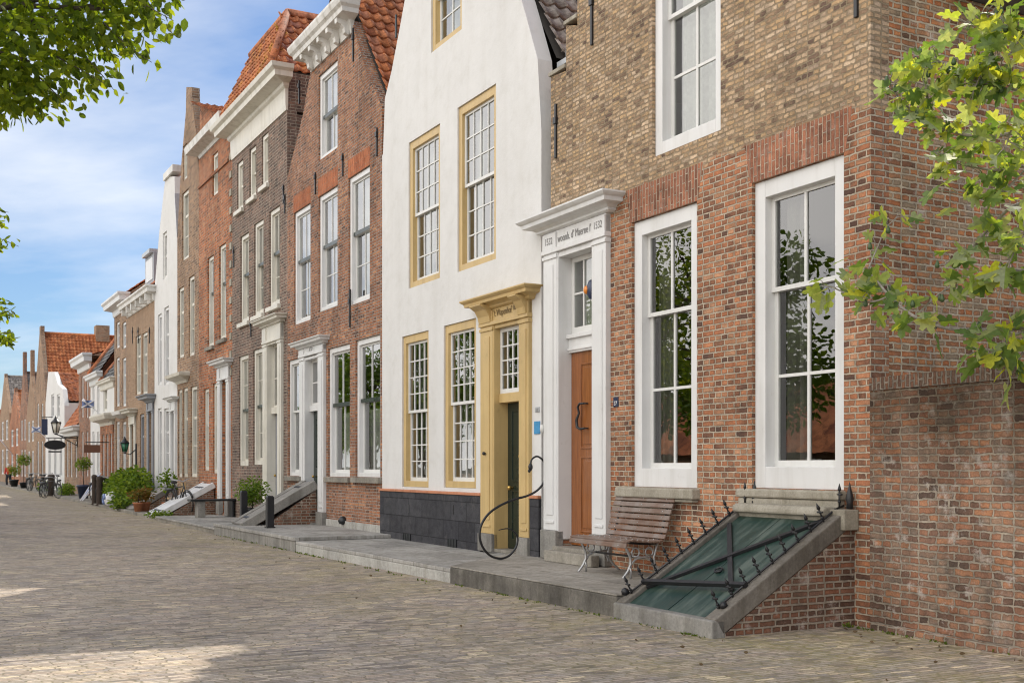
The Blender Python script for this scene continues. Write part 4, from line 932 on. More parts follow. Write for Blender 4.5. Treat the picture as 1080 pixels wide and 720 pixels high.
m = MB(); m.box(U(184.2), U(174.3), -0.08, 0.32, Z(179, 187)+0.02, Z(179, 179)); m.build('gable_cap', 'old_white_paint', HG.root, 0.01)
m = MB(); p0 = (U(184.5)+0.01, Z(184.5, 205)); p1 = (HG.u1+0.01, Z(187, 250)); m.hexa([(p0[0], -0.02, p0[1]), (p0[0], 0.5, p0[1]), (p1[0], 0.5, p1[1]), (p1[0], -0.02, p1[1])], [(p0[0]+0.04, -0.02, p0[1]+0.03), (p0[0]+0.04, 0.5, p0[1]+0.03), (p1[0]+0.04, 0.5, p1[1]+0.03), (p1[0]+0.04, -0.02, p1[1]+0.03)]); m.build('gable_flashing', 'zinc', HG.root)
# H tan brick with dormer
HH = House('tan brick house with bracketed gutter and a grey dormer on its tiled roof', U(135), U(163)-0.006)
zH = Z(160, 312)
for xl, xr in ((143, 148.5), (150, 155.5)): simple_window(HH, xl, xr, 352 if xl < 149 else 349, 415, 'cream_paint', 2, 3, curtain=0.5)
simple_window(HH, 147.5, 152, 436, 505, 'grey_paint', 2, 3); simple_door(HH, 156.2, 162.6, 432, 'grey_paint', 'grey_paint', cornice=0.35); simple_door(HH, 137.5, 143.5, 446, 'grey_paint', 'cream_paint', cornice=0.35)
HH.facade([(HH.u0, 0), (HH.u1, 0), (HH.u1, zH), (HH.u0, zH)], 'brick_tan'); HH.body(zH-0.1, zH-0.1, 'brick_tan')
co = cornice(HH, zH, 'old_white_paint', 0.3, 0.4, name='gutter'); rfH = street_roof(HH, zH+0.3, zH+2.6, 2.2, 'tiles_red')
for k in range(6): u_ = HH.u0+0.3+k*(HH.u1-HH.u0-0.6)/5; m = MB(); m.box(u_-0.07, u_+0.07, -0.3, -0.0, zH-0.22, zH+0.03); m.build('bracket', 'old_white_paint', co)
m = MB(); m.box(U(158), U(149), 0.15, 2.0, zH+0.4, zH+1.75); dm = m.build('dormer', 'grey_paint', HH.root); m = MB(); m.box(U(158)-0.1, U(149)+0.1, 0.0, 2.1, zH+1.752, zH+1.9); m.build('dormer_roof', 'zinc', dm)
m = MB(); m.box(U(157), U(150), 0.13, 0.148, zH+0.75, zH+1.6); m.build('dormer_window', 'white_paint', dm)
for px in (140, 146, 158): HH.anchor(px, 345, 362)
# I brown narrow
HI = House('narrow dark brown brick house with projecting white cornice', U(120.5), U(135)-0.006)
zI = Z(124, 327)
for xl, xr in ((122.5, 126), (129, 133)):
    simple_window(HI, xl, xr, 338, 366, 'white_paint', 1, 2); simple_window(HI, xl, xr, 376, 428, 'white_paint', 2, 3, curtain=0.6)
    simple_window(HI, xl, xr, 444, 503, 'white_paint', 1, 3, curtain=0.6)
HI.facade([(HI.u0, 0), (HI.u1, 0), (HI.u1, zI), (HI.u0, zI)], 'brick_brown'); HI.body(zI-0.1, zI-0.1, 'brick_brown'); cornice(HI, zI, 'white_paint', 0.4, 0.5); street_roof(HI, zI+0.4, zI+1.9, 2.0, 'tiles_red')
m = MB(); m.layers(HI.u0+1.6, HI.u1-0.5, [(0.03, Z(130, 441)), (0.3, Z(130, 441)+0.15), (0.34, Z(130, 441)+0.3), (0.05, Z(130, 441)+0.34)]); m.build('shop_cornice', 'white_paint', HI.root)
# J shopfront with white upper storey and black roof
HJ = House('low white house with black tiled roof above a red brick shopfront', U(107), U(120.5)-0.006)
zJ = Z(112, 402)
for xl, xr in ((109, 111.5), (113.2, 115.6), (117.2, 119.4)): simple_window(HJ, xl, xr, 458, 503, 'white_paint', 1, 3, curtain=0.0)
simple_window(HJ, 109, 113, 408, 433, 'cream_paint', 2, 2)
HJ.facade([(HJ.u0, 0), (HJ.u1, 0), (HJ.u1, zJ), (HJ.u0, zJ)], 'white_plaster'); HJ.body(zJ-0.1, zJ-0.1, 'white_plaster')
zs = Z(112, 449)
m = MB(); uu = [HJ.u0]+[x for xl, xr in ((109, 111.5), (113.2, 115.6), (117.2, 119.4)) for x in (U(xl), U(xr))]+[HJ.u1-0.05]
for k in range(0, len(uu), 2): m.box(uu[k], uu[k+1], -0.06, 0.0, 0, zs)
m.box(HJ.u0, HJ.u1-0.05, -0.062, 0.0, Z(112, 458), zs); m.build('brick_shopfront', 'brick_orange', HJ.root)
m = MB(); m.layers(HJ.u0+0.05, HJ.u1-0.2, [(0.07, zs), (0.1, zs+0.15), (0.42, zs+0.25), (0.5, zs+0.42), (0.5, zs+0.5), (0.1, zs+0.56)]); m.build('shop_cornice', 'cream_paint', HJ.root)
street_roof(HJ, zJ, zJ+2.2, 1.6, 'tiles_black'); cornice(HJ, zJ-0.15, 'cream_paint', 0.2, 0.25, name='gutter')
m = MB(); m.tube([(HJ.u0, -0.08, zJ+0.05), (HJ.u0+0.6, 1.6, zJ+2.3)], 0.12, 8); m.build('hip_tiles', 'tiles_red', HJ.root)
# J2 white narrow
HK = House('white two storey house with black roof, beside the red brick shopfront', U(95.5), U(107)-0.006)
zK = Z(100, 399)
for xl, xr in ((97.5, 99.7), (102.5, 104.8)): simple_window(HK, xl, xr, 407, 436, 'white_paint', 1, 2, curtain=0.4); simple_window(HK, xl, xr, 455, 503, 'white_paint', 1, 3, curtain=0.3)
HK.facade([(HK.u0, 0), (HK.u1, 0), (HK.u1, zK), (HK.u0, zK)], 'white_plaster'); HK.body(zK-0.1, zK-0.1, 'white_plaster'); cornice(HK, zK-0.1, 'white_paint', 0.3, 0.3)
upv = Vector((0, 2.0, 3.0)); half = HK.u1-HK.u0; Ls = upv.length
rf = HK.tile_roof((HK.u0, -0.05, zK+0.2), (1, 0, 0), upv, half, Ls, 'tiles_black', inside=lambda x, l: x > half*(l/Ls)*0.55-0.1)
m = MB(); m.tube([(HK.u0, -0.05, zK+0.3), (HK.u0+half*0.55, 1.95, zK+3.3)], 0.15, 8); m.build('hip_tiles', 'tiles_red', rf)
m = MB(); m.face([(HK.u0, -0.04, zK+0.18), (HK.u1, -0.04, zK+0.18), (HK.u1, 1.95, zK+3.15), (HK.u0+half*0.55, 1.95, zK+3.15)]); m.face([(HK.u0, 0, zK+0.18), (HK.u0+half*0.55, 1.95, zK+3.15), (HK.u0+half*0.55, 6, zK+3.15), (HK.u0, 6, zK+0.18)]); m.build('roof_boarding', 'tiles_red', rf)
# red narrow house
HL = House('narrow red brick house with white corniced top, left of the two white houses', U(83), U(95.5)-0.006)
zL = Z(90, 386)
for xl, xr in ((86, 88), (91, 93)): simple_window(HL, xl, xr, 396, 440, 'white_paint', 1, 3, curtain=0.3); simple_window(HL, xl, xr, 455, 502, 'white_paint', 1, 3, curtain=0.3)
HL.facade([(HL.u0, 0), (HL.u1, 0), (HL.u1, zL), (HL.u0, zL)], 'brick_red'); HL.body(zL-0.1, zL-0.1, 'brick_red'); cornice(HL, zL, 'white_paint', 0.5, 0.45); street_roof(HL, zL+0.4, zL+0.9, 1.5)
# low house with orange roof
HM = House('low brown brick house under a steep orange tiled roof', U(68), U(83)-0.006)
zM = Z(76, 455)
for xl, xr in ((70, 72), (74, 76), (79, 81)): simple_window(HM, xl, xr, 465, 503, 'white_paint', 1, 3, curtain=0.3)
HM.facade([(HM.u0, 0), (HM.u1, 0), (HM.u1, zM), (HM.u0, zM)], 'brick_brown'); HM.body(zM-0.1, zM-0.1, 'brick_brown'); cornice(HM, zM-0.05, 'white_paint', 0.3, 0.4, name='gutter'); street_roof(HM, zM+0.25, Z(76, 388), 2.2, 'tiles_red')
# white gable M
HN = House('white gabled house carrying the black oval sign and wall lantern', U(48), U(68)-0.006)
zN = Z(60, 430)
for xl, xr in ((51, 53.5), (57, 59.5), (63, 65.5)): simple_window(HN, xl, xr, 462, 503, 'white_paint', 1, 3, curtain=0.3)
simple_window(HN, 54, 57, 415, 440, 'white_paint', 1, 2); simple_window(HN, 60, 63, 415, 440, 'white_paint', 1, 2)
HN.facade([(HN.u0, 0), (HN.u1, 0), (HN.u1, Z(67, 428)), (U(66), Z(66, 410)), (U(61), Z(61, 405)), (U(57), Z(57, 392)), (U(51), Z(51, 392)), (HN.u0, Z(48.2, 425))], 'white_plaster'); HN.body(5.3, 5.3, 'white_plaster'); HN.gable_roof(5.4, 5.4, (HN.u0+HN.u1)/2, 7.3, 'tiles_red', y0=0.26, eaves=0)
# big orange roof
HO = House('tall brown house with wide orange lichened roof and yellow brick chimney', U(37), U(48)-0.006, depth=9.5)
zr = 6.6; uc = (HO.u0+HO.u1)/2; zt = Z(42, 352)
for xl, xr in ((39, 41), (43.5, 45.5)): simple_window(HO, xl, xr, 425, 450, 'white_paint', 1, 2); simple_window(HO, xl, xr, 465, 502, 'white_paint', 1, 3, curtain=0.3)
HO.facade([(HO.u0, 0), (HO.u1, 0), (HO.u1, zr), (uc+0.4, zt), (uc+0.4, zt+0.5), (uc-0.4, zt+0.5), (uc-0.4, zt), (HO.u0, zr)], 'brick_brown'); HO.body(zr, zr, 'brick_brown'); rfO = HO.gable_roof(zr, zr, uc, zt, 'tiles_orange', y0=0.26, eaves=0.1)
m = MB(); m.box(uc-0.5, uc+0.5, 3.6, 4.5, zt-0.4, zt+0.75); m.build('chimney', 'brick_tan', rfO)
# far row
def far_house(label, pxl, pxr, ytop, mat, kind, roofmat='tiles_red', win=((0.15, 0.4), (0.6, 0.85)), roofy=None, pin=1.2):
    H = House(label, U(pxl), U(pxr)-0.006); zt = Z((pxl+pxr)/2, ytop); w = H.u1-H.u0
    for (a, b) in win:
        for (p, q) in ((0.05, 0.28), (0.36, 0.54)):
            simple_window(H, 0, 0, 0, 0, 'white_paint', 1, 3, fw=0.14, curtain=0.3, fixed=(H.u0+w*a, H.u0+w*b, zt*p+0.3, zt*q+0.3))
    ug = (H.u0+H.u1)/2
    if kind == 'gable':
        zs = zt*0.62; pw = 0.35
        H.facade([(H.u0, 0), (H.u1, 0), (H.u1, zs), (ug+pw, zt-0.3), (ug+pw, zt+pin), (ug-pw, zt+pin), (ug-pw, zt-0.3), (H.u0, zs)], mat)
        H.body(zs-0.2, zs-0.2, mat); H.gable_roof(zs-0.1, zs-0.1, ug, zt-0.25, roofmat, y0=0.26, eaves=0.0)
    else:
        H.facade([(H.u0, 0), (H.u1, 0), (H.u1, zt), (H.u0, zt)], mat); H.body(zt-0.1, zt-0.1, mat); cornice(H, zt, 'white_paint', 0.3, 0.4); street_roof(H, zt+0.25, roofy or zt+1.6, 2.5, roofmat)
    return H
far_house('brown gabled house with tall dark pinnacle, left of the big orange roof', 28, 37, 392, 'brick_tan', 'gable', 'tiles_grey', pin=1.6)
far_house('narrow red-brown gabled house with a thin pinnacle, far down the street', 21, 28, 390, 'brick_red', 'gable', 'tiles_grey', pin=1.4)
far_house('far orange brick house whose orange roof shows beside the narrow gables', 10, 21, 409, 'brick_orange', 'gable', 'tiles_orange', pin=0.0)
far_house('farthest house but one, with a grey ridge above the orange roofs', 0, 10, 394, 'brick_tan', 'gable', 'tiles_grey', pin=0.0)
far_house('brown house cut by the left edge of the picture', -14, 0, 430, 'brick_brown', 'gable', 'tiles_red', pin=0.0)

# ================================================================== ground
def structure(o, kind='structure'): o['kind'] = kind; return o
m = MB()
def gq(u0, u1, n0, n1, z=0.0):
    a = [W(u0, n0, z), W(u1, n0, z), W(u1, n1, z), W(u0, n1, z)]
    m.face([tuple(p) for p in a], [(n0, -u0), (n0, -u1), (n1, -u1), (n1, -u0)])
gq(-420, 60, -60, 90); structure(m.build('street', 'klinker_paving'))
plain('earth', (0.09, 0.085, 0.06), 0.95)
m = MB(); m.face([(-900, -500, -0.03), (900, -500, -0.03), (900, 1500, -0.03), (-900, 1500, -0.03)]); structure(m.build('ground', 'earth'))
# stoeps (raised stone pavements before the doors)
def stoep(poly, z0, z1, mat, top=None, thick=0.07, lip=0.02):
    m = MB(); m.hexa([(u, -n, z0) for u, n in poly], [(u, -n, z1-thick if top else z1) for u, n in poly])
    o = structure(m.build('stoep', mat, None, 0.012)); o.location = W(0, 0, 0); o.rotation_euler = (0, 0, ROT)
    if top:
        c = (sum(p[0] for p in poly)/len(poly), sum(p[1] for p in poly)/len(poly))
        m = MB(); q = [(u+(lip if u > c[0] else -lip), n+(lip if n > c[1] else 0)) for u, n in poly]
        m.hexa([(u, -n, z1-thick+0.002) for u, n in q], [(u, -n, z1) for u, n in q]); t = m.build('stoep_paving', top, None, 0.01); t.parent = o
    return o
stoep([(-7.5, 0.004), (-5.86, 1.82), (-1.87, 1.75), (-1.87, 0.004)], -0.02, 0.24, 'kerb_stone', 'stoep_top', 0.02, 0.0)
stoep([(-12.35, 0.004), (-12.35, 1.95), (-5.9, 1.79), (-7.52, 0.004)], -0.02, 0.20, 'light_stone', 'stoep_flag', 0.06, 0.0)
stoep([(-18.4, 0.004), (-18.4, 2.0), (-12.37, 1.96), (-12.37, 0.004)], -0.02, 0.27, 'grey_stone', 'stoep_flag', 0.07)
stoep([(-25.8, 0.004), (-25.8, 1.9), (-18.43, 1.9), (-18.43, 0.004)], -0.02, 0.14, 'stoep_stone', 'stoep_flag', 0.05)
stoep([(-60, 0.004), (-60, 1.5), (-25.9, 1.75), (-25.9, 0.004)], -0.02, 0.10, 'stoep_stone')
stoep([(-115, 0.004), (-115, 1.5), (-60.1, 1.5), (-60.1, 0.004)], -0.02, 0.10, 'stoep_stone')

# ================================================================== foliage helpers
def leaf(mb, p, size, d=None, shape='oval', rn=rnd):
    """one leaf lying along d from p, folded a little along its midrib"""
    p = Vector(p)
    if d is None: d = Vector((rn.gauss(0, 1), rn.gauss(0, 1), rn.gauss(0, 0.6)-0.3))
    d = d.normalized(); a = d.cross(Vector((rn.gauss(0, 1), rn.gauss(0, 1), rn.gauss(0, 1))))
    if a.length < 1e-3: a = Vector((1, 0, 0))
    a.normalize(); nn = d.cross(a); s = size*rn.uniform(0.65, 1.15); i = len(mb.v); f = rn.uniform(0.05, 0.22)
    if shape == 'oval':
        prof = [(0, 0), (0.25, 0.24), (0.55, 0.27), (0.82, 0.14), (1, 0)]
        pts = [p]+[p+d*(t*s)+a*(w*s)+nn*(f*w*s) for t, w in prof[1:4]]+[p+d*s-nn*(f*0.4*s)]+[p+d*(t*s)-a*(w*s)+nn*(f*w*s) for t, w in reversed(prof[1:4])]
        mb.v += pts; mb.f.append([i, i+1, i+2, i+3, i+4]); mb.f.append([i, i+4, i+5, i+6, i+7])
    else:                                            # five-lobed fig leaf
        half = [(0.06, 0.10), (-0.03, 0.30), (0.16, 0.44), (0.34, 0.30), (0.40, 0.17), (0.55, 0.40), (0.72, 0.34), (0.68, 0.14), (0.86, 0.15)]
        R_ = [p+d*(t*s)+a*(w*s)+nn*(f*w*s-0.10*s*t*t) for t, w in half]; L_ = [p+d*(t*s)-a*(w*s)+nn*(f*w*s-0.10*s*t*t) for t, w in half]
        mid = [p, p+d*(0.4*s)-nn*(0.02*s), p+d*(0.68*s)-nn*(0.05*s), p+d*s-nn*(0.12*s)]
        for S, flip in ((R_, False), (L_, True)):
            j = len(mb.v); mb.v += S+mid; M = j+9
            fs = [[M, j, j+1, j+2, j+3], [M, j+3, j+4, M+1], [M+1, j+4, j+5, j+6, j+7], [M+1, j+7, M+2], [M+2, j+7, j+8, M+3]]
            for q in fs: mb.f.append(q[::-1] if flip else q)
def cloud(mb, c, r, n, size, rn=rnd, shell=0.5, down=0.3):
    for _ in range(n):
        v = Vector((rn.gauss(0, 1), rn.gauss(0, 1), rn.gauss(0, 1))).normalized()*(rn.random()**shell)
        p = Vector(c)+Vector((v.x*r[0], v.y*r[1], v.z*r[2]))
        d = Vector((v.x+rn.gauss(0, .7), v.y+rn.gauss(0, .7), v.z*0.5-down+rn.gauss(0, .5)))
        leaf(mb, p, size, d, rn=rn)
def limb(mb, a, b, r0, r1, bend=0.12, n=7, rn=rnd, seg=7):
    a, b = Vector(a), Vector(b); L = (b-a).length
    k = Vector((rn.uniform(-1, 1), rn.uniform(-1, 1), rn.uniform(-.3, 1)))*bend*L
    pts = [a.lerp(b, t/(n-1))+k*math.sin(math.pi*t/(n-1)) for t in range(n)]
    mb.tube(pts, [r0+(r1-r0)*t/(n-1) for t in range(n)], seg); return pts

# street tree whose crown hangs into the picture at the upper left
rt = random.Random(11)
base = Vector((-6.6, 7.6, 0)); TR = wthing('street_tree', 'leafy street tree whose branches hang into the upper left corner', 'tree', base)
wd_ = MB(); lf = MB()
wd_.tube([base, base+Vector((0.05, 0.1, 1.5)), base+Vector((0.0, 0.1, 3.2)), base+Vector((0.1, 0.2, 5.0))], [0.24, 0.19, 0.17, 0.14], 12)
top = base+Vector((0.1, 0.2, 5.0))
blobs = [(at(20, 20, 7.6), 0.75), (at(-60, 10, 7.4), 0.9), (at(80, -10, 7.8), 0.6), (at(30, 65, 7.5), 0.48), (at(110, 10, 7.7), 0.40), (at(-40, 55, 7.2), 0.62), (at(70, 35, 8.0), 0.42), (at(0, 80, 7.3), 0.30),
         (at(148, -8, 7.8), 0.26), (at(-120, -60, 8.5), 1.2), (at(60, -120, 8.2), 1.1), (at(-220, 0, 8.0), 1.3), (at(-240, -160, 7.0), 1.5), (at(-60, -220, 9.0), 1.4), (at(-420, -60, 7.6), 1.3), (at(-150, 60, 7.0), 0.9), (at(170, -70, 8.0), 0.5)]
for c, r in blobs:
    pts = limb(wd_, top.lerp(base, rt.uniform(0, 0.25)), c, 0.07, 0.012, 0.1, rn=rt)
    nl = int(850*r**2.0)+120
    cloud(lf, c, (r, r, r*0.8), nl, 0.078, rt, 0.45, 0.5)
# hanging twigs along the lower edge
for x0, y0, x1, y1, n in ((150, 5, 187, 40, 20), (140, -5, 183, 22, 16), (110, 25, 160, 66, 34), (60, 60, 110, 88, 34), (75, 45, 120, 95, 20), (20, 62, 30, 112, 40), (5, 70, 12, 108, 28), (40, 80, 72, 112, 26), (85, 30, 135, 52, 26), (-10, 80, 38, 122, 22)):
    a, b = at(x0, y0, 7.6), at(x1, y1, 7.5+rt.uniform(-.2, .2)); limb(wd_, a, b, 0.006, 0.002, 0.06, rn=rt, seg=5)
    for k in range(n):
        t = (k+rt.random())/n; p = a.lerp(b, t)+Vector((rt.gauss(0, .05), rt.gauss(0, .06), rt.gauss(0, .035)))
        leaf(lf, p, 0.085, Vector((rt.gauss(.3, .6), rt.gauss(0, .5), -1+rt.gauss(0, .4))), rn=rt)
wd_.build('trunk', 'bark', TR); lf.build('crown', 'elm_leaf', TR)
# second street tree farther along, only its twigs reach the frame
base = Vector((-14.2, 21.0, 0)); TR2 = wthing('street_tree', 'farther street tree with sparse twigs entering at the left edge', 'tree', base)
wd_ = MB(); lf = MB(); wd_.tube([base, base+Vector((0, 0, 2.0)), base+Vector((0.1, 0.1, 6.5))], [0.2, 0.16, 0.09], 10)
for c, r, n in ((at(-75, 230, 20.5), 1.25, 700), (at(-90, 330, 20.5), 1.2, 700), (at(-10, 255, 20.0), 0.32, 60), (at(-4, 233, 20.0), 0.22, 26), (at(-2, 330, 20.2), 0.3, 60), (at(-2, 357, 20.2), 0.28, 70), (at(-1, 318, 20.2), 0.2, 26), (at(-150, 150, 21.0), 1.6, 900)):
    limb(wd_, base+Vector((0.1, 0.1, rt.uniform(3, 6.2))), c, 0.045, 0.006, 0.08, rn=rt, seg=5); cloud(lf, c, (r, r, r*0.5 if r < 0.5 else r), n, 0.12, rt, 0.5, 0.3)
for x0, y0, x1, y1, n in ((-20, 245, 20, 260, 14), (-20, 222, 9, 224, 9), (-14, 340, 12, 326, 12), (-14, 355, 14, 350, 18), (-14, 352, 12, 362, 12)):
    a, b = at(x0, y0, 20), at(x1, y1, 20); limb(wd_, a, b, 0.01, 0.004, 0.04, rn=rt, seg=5)
    for k in range(n): leaf(lf, a.lerp(b, (k+.5)/n)+Vector((0, rt.gauss(0, .08), rt.gauss(0, .05))), 0.14, Vector((rt.gauss(.4, .5), rt.gauss(0, .5), -0.7)), rn=rt)
wd_.build('trunk', 'bark', TR2); lf.build('crown', 'elm_leaf', TR2)

# fig tree leaning over the garden wall
rf_ = random.Random(5)
base = W(3.2, -0.9, 0); FG = wthing('fig_tree', 'fig tree with lobed leaves reaching over the garden wall', 'tree', base)
wd_ = MB(); lf = MB(); top = base+Vector((-0.1, -0.4, 2.3))
wd_.tube([base, base+Vector((0.05, -0.1, 1.2)), top], [0.11, 0.09, 0.075], 10)
figs = []
def fig_branch(pts, r0, r1, nleaf, size=0.2, spread=0.10, figs_n=2):
    P = [at(*q) for q in pts]; n = len(P)
    # smooth the path
    Q = []
    for i in range(n-1):
        for t in range(5): 
            p0, p1, p2, p3 = P[max(i-1, 0)], P[i], P[i+1], P[min(i+2, n-1)]; s = t/5
            Q.append(0.5*((2*p1)+(p2-p0)*s+(2*p0-5*p1+4*p2-p3)*s*s+(3*p1-p0-3*p2+p3)*s**3))
    Q.append(P[-1]); wd_.tube(Q, [r0+(r1-r0)*i/(len(Q)-1) for i in range(len(Q))], 7)
    nleaf = int(nleaf*1.7)
    for k in range(nleaf):
        t = 0.2+0.8*(k+rf_.random())/nleaf; q = Q[min(int(t*(len(Q)-1)), len(Q)-1)]
        st = Vector((rf_.gauss(0, 1), rf_.gauss(-0.25, .8), rf_.gauss(0.1, .7))).normalized()*rf_.uniform(0.03, spread+0.03)
        e = q+st; wd_.tube([q, q+st*0.6+Vector((0, 0, .008)), e], 0.0035, 4)
        leaf(lf, e, size, st.normalized()+Vector((rf_.gauss(-.1, .5), rf_.gauss(-.2, .4), rf_.gauss(-0.55, .4))), 'fig', rf_)
    for k in range(figs_n):
        q = Q[min(int((0.3+0.7*rf_.random())*(len(Q)-1)), len(Q)-1)]; figs.append(q+Vector((rf_.gauss(0, .03), rf_.gauss(0, .03), rf_.gauss(0, .03))))
Yb = 8.9
main = [(1150, 330, 9.4), (1080, 345, 9.2), (1040, 348, 9.2), (1000, 346, 9.1), (965, 334, 9.1), (938, 312, 9.2), (915, 286, 9.4), (893, 281, 9.5)]
fig_branch(main, 0.022, 0.007, 18, 0.20, 0.10, 5)
fig_branch([(938, 312, 9.2), (915, 318, 9.3), (880, 304, 9.6), (868, 300, 9.7)], 0.008, 0.004, 9, 0.2, 0.08, 2)
fig_branch([(915, 286, 9.4), (925, 262, 9.4), (935, 240, 9.4), (948, 228, 9.4)], 0.007, 0.003, 7, 0.17, 0.08, 2)
fig_branch([(965, 334, 9.1), (990, 310, 9.2), (1010, 300, 9.2)], 0.008, 0.004, 7, 0.2, 0.08, 2)
fig_branch([(1150, 200, 9.0), (1075, 215, 9.0), (1050, 235, 9.0), (1030, 255, 9.1), (1010, 275, 9.1), (988, 280, 9.2)], 0.016, 0.006, 10, 0.19, 0.10, 3)
fig_branch([(1150, 290, 9.0), (1080, 285, 9.0), (1045, 290, 9.0), (1020, 300, 9.0)], 0.014, 0.005, 10, 0.19, 0.10, 2)
fig_branch([(1150, 150, 8.8), (1080, 140, 8.8), (1040, 145, 8.8), (1000, 138, 8.9), (975, 128, 8.9), (950, 105, 9.0), (934, 82, 9.0)], 0.016, 0.006, 26, 0.17, 0.10, 6)
fig_branch([(1000, 138, 8.9), (985, 120, 8.9), (975, 90, 8.9), (965, 55, 9.0)], 0.008, 0.004, 20, 0.17, 0.1, 3)
fig_branch([(1150, 90, 8.7), (1080, 95, 8.7), (1045, 90, 8.7), (1010, 78, 8.8), (985, 60, 8.8)], 0.013, 0.005, 30, 0.17, 0.12, 6)
fig_branch([(1150, 30, 8.6), (1080, 35, 8.6), (1060, 20, 8.6), (1035, 15, 8.7), (1010, 30, 8.7)], 0.013, 0.005, 26, 0.16, 0.11, 4)
fig_branch([(1080, 35, 8.6), (1062, 60, 8.6), (1040, 70, 8.7), (1025, 100, 8.7)], 0.009, 0.004, 26, 0.17, 0.11, 4)
fig_branch([(1150, 180, 8.8), (1085, 175, 8.8), (1055, 180, 8.8), (1020, 175, 8.9), (1000, 168, 8.9), (985, 160, 8.9)], 0.010, 0.004, 20, 0.17, 0.1, 5)
fig_branch([(1085, 175, 8.8), (1060, 200, 8.8), (1040, 210, 8.8), (1015, 205, 8.9), (985, 200, 8.9)], 0.008, 0.004, 14, 0.17, 0.1, 4)
fig_branch([(1150, 370, 9.1), (1085, 350, 9.1), (1060, 362, 9.1), (1045, 372, 9.1), (1030, 368, 9.1)], 0.010, 0.004, 15, 0.2, 0.11, 2)
fig_branch([(1085, 350, 9.1), (1075, 380, 9.1), (1062, 400, 9.1)], 0.007, 0.003, 8, 0.2, 0.08, 1)
fig_branch([(1150, 250, 8.7), (1090, 245, 8.7), (1070, 265, 8.8), (1050, 320, 8.9)], 0.010, 0.004, 12, 0.2, 0.1, 2)
fig_branch([(1150, 60, 8.4), (1095, 120, 8.5), (1070, 130, 8.6), (1060, 160, 8.6)], 0.010, 0.004, 18, 0.18, 0.12, 3)
for q in ((1150, 330, 9.4), (1150, 200, 9.0), (1150, 150, 8.8), (1150, 30, 8.6), (1150, 370, 9.1), (1150, 250, 8.7), (1150, 90, 8.7)):
    limb(wd_, top.lerp(base, 0.1), at(*q), 0.05, 0.018, 0.08, rn=rf_)
wd_.build('trunk', 'fig_bark', FG); lf.build('foliage', 'fig_leaf', FG)
for p in figs[:36]:
    m = MB(); m.lathe(p, [(0.004, 0.028), (0.010, 0.018), (0.019, -0.004), (0.021, -0.018), (0.014, -0.032), (0.004, -0.036)], 8); m.build('fruit', 'fig_fruit', FG)

# ================================================================== bench on the stoep
S0 = 0.24
u0, u1 = -4.40, -3.10
BN = thing('park_bench', 'brown slatted wooden bench on grey iron legs below a white window', 'bench', (u0+u1)/2, 0.45, S0)
prof = [(0.795, 0.405, -80), (0.765, 0.452, -12), (0.685, 0.462, 0), (0.605, 0.455, 6), (0.525, 0.447, 6), (0.445, 0.440, 4), (0.365, 0.437, 0), (0.285, 0.445, -14),
        (0.225, 0.495, -62), (0.200, 0.570, -72), (0.180, 0.645, -75), (0.160, 0.720, -75), (0.140, 0.795, -74), (0.115, 0.868, -70), (0.085, 0.938, -62), (0.045, 0.985, -30)]
def oriented_bar(m, u0, u1, n, z, w, t, deg):
    a = R(deg); c, s = math.cos(a), math.sin(a)
    q = [(-w/2, -t/2), (w/2, -t/2), (w/2, t/2), (-w/2, t/2)]
    pts = [(n+x*c-y*s, z+x*s+y*c) for x, y in q]
    m.hexa([(u0, -p[0], p[1]) for p in pts], [(u1, -p[0], p[1]) for p in pts])
for k, (n, z, dg) in enumerate(prof):
    m = MB(); oriented_bar(m, u0, u1, n, S0+z, 0.060, 0.024, dg)
    if dg > -60 and dg <= 6 and n > 0.25: pass
    sl = m.build('slat', 'bench_wood', BN, 0.006)
    a = R(dg); sg = 1 if -math.sin(a)+math.cos(a) > 0 else -1
    for u_ in (u0+0.16, (u0+u1)/2, u1-0.16):
        b_ = MB(); b_.ball((u_, -(n-math.sin(a)*0.013), S0+z+math.cos(a)*0.013), 0.008, 6); b_.build('bolt', 'silver_iron', sl)
for u_ in (u0+0.14, u1-0.14):
    m = MB(); sp = [(n-0.02*math.sin(R(-d)) if d < -40 else n, z-0.026 if d > -40 else z) for n, z, d in prof[1:]]
    sp = [(n+(-0.024 if d < -40 else 0), z+(0 if d < -40 else -0.03)) for (n, z, d) in prof[1:]]
    m.tube([(u_, -n, S0+z) for n, z in sp], 0.014, 6); m.build('back_rail', 'black_iron', BN)
    m = MB()
    m.tube([(u_, -n, S0+z) for n, z in ((0.74, 0.43), (0.69, 0.34), (0.645, 0.25), (0.64, 0.17), (0.68, 0.09), (0.73, 0.03), (0.76, 0.0))], 0.016, 7)
    m.tube([(u_+0.012, -n, S0+z) for n, z in ((0.66, 0.13), (0.64, 0.08), (0.65, 0.0))], 0.013, 6)
    m.build('leg', 'silver_iron', BN)
    m = MB(); m.tube([(u_, -n, S0+z) for n, z in ((0.24, 0.43), (0.27, 0.34), (0.30, 0.25), (0.29, 0.16), (0.22, 0.08), (0.15, 0.02), (0.13, 0.0))], 0.016, 7); m.build('leg', 'silver_iron', BN)
    m = MB(); m.tube([(u_, -(0.47+0.17*math.cos(w)), S0+0.12+0.13*math.sin(w)) for w in [math.pi*i/14 for i in range(15)]], 0.012, 6)
    for cn in (0.57, 0.37): m.tube([(u_, -(cn+0.055*math.cos(w)), S0+0.31+0.055*math.sin(w)) for w in [2*math.pi*i/16 for i in range(16)]], 0.011, 6, True)
    m.tube([(u_, -0.62, S0+0.27), (u_, -0.47, S0+0.25), (u_, -0.31, S0+0.27)], 0.011, 6)
    m.build('scroll', 'silver_iron', BN)
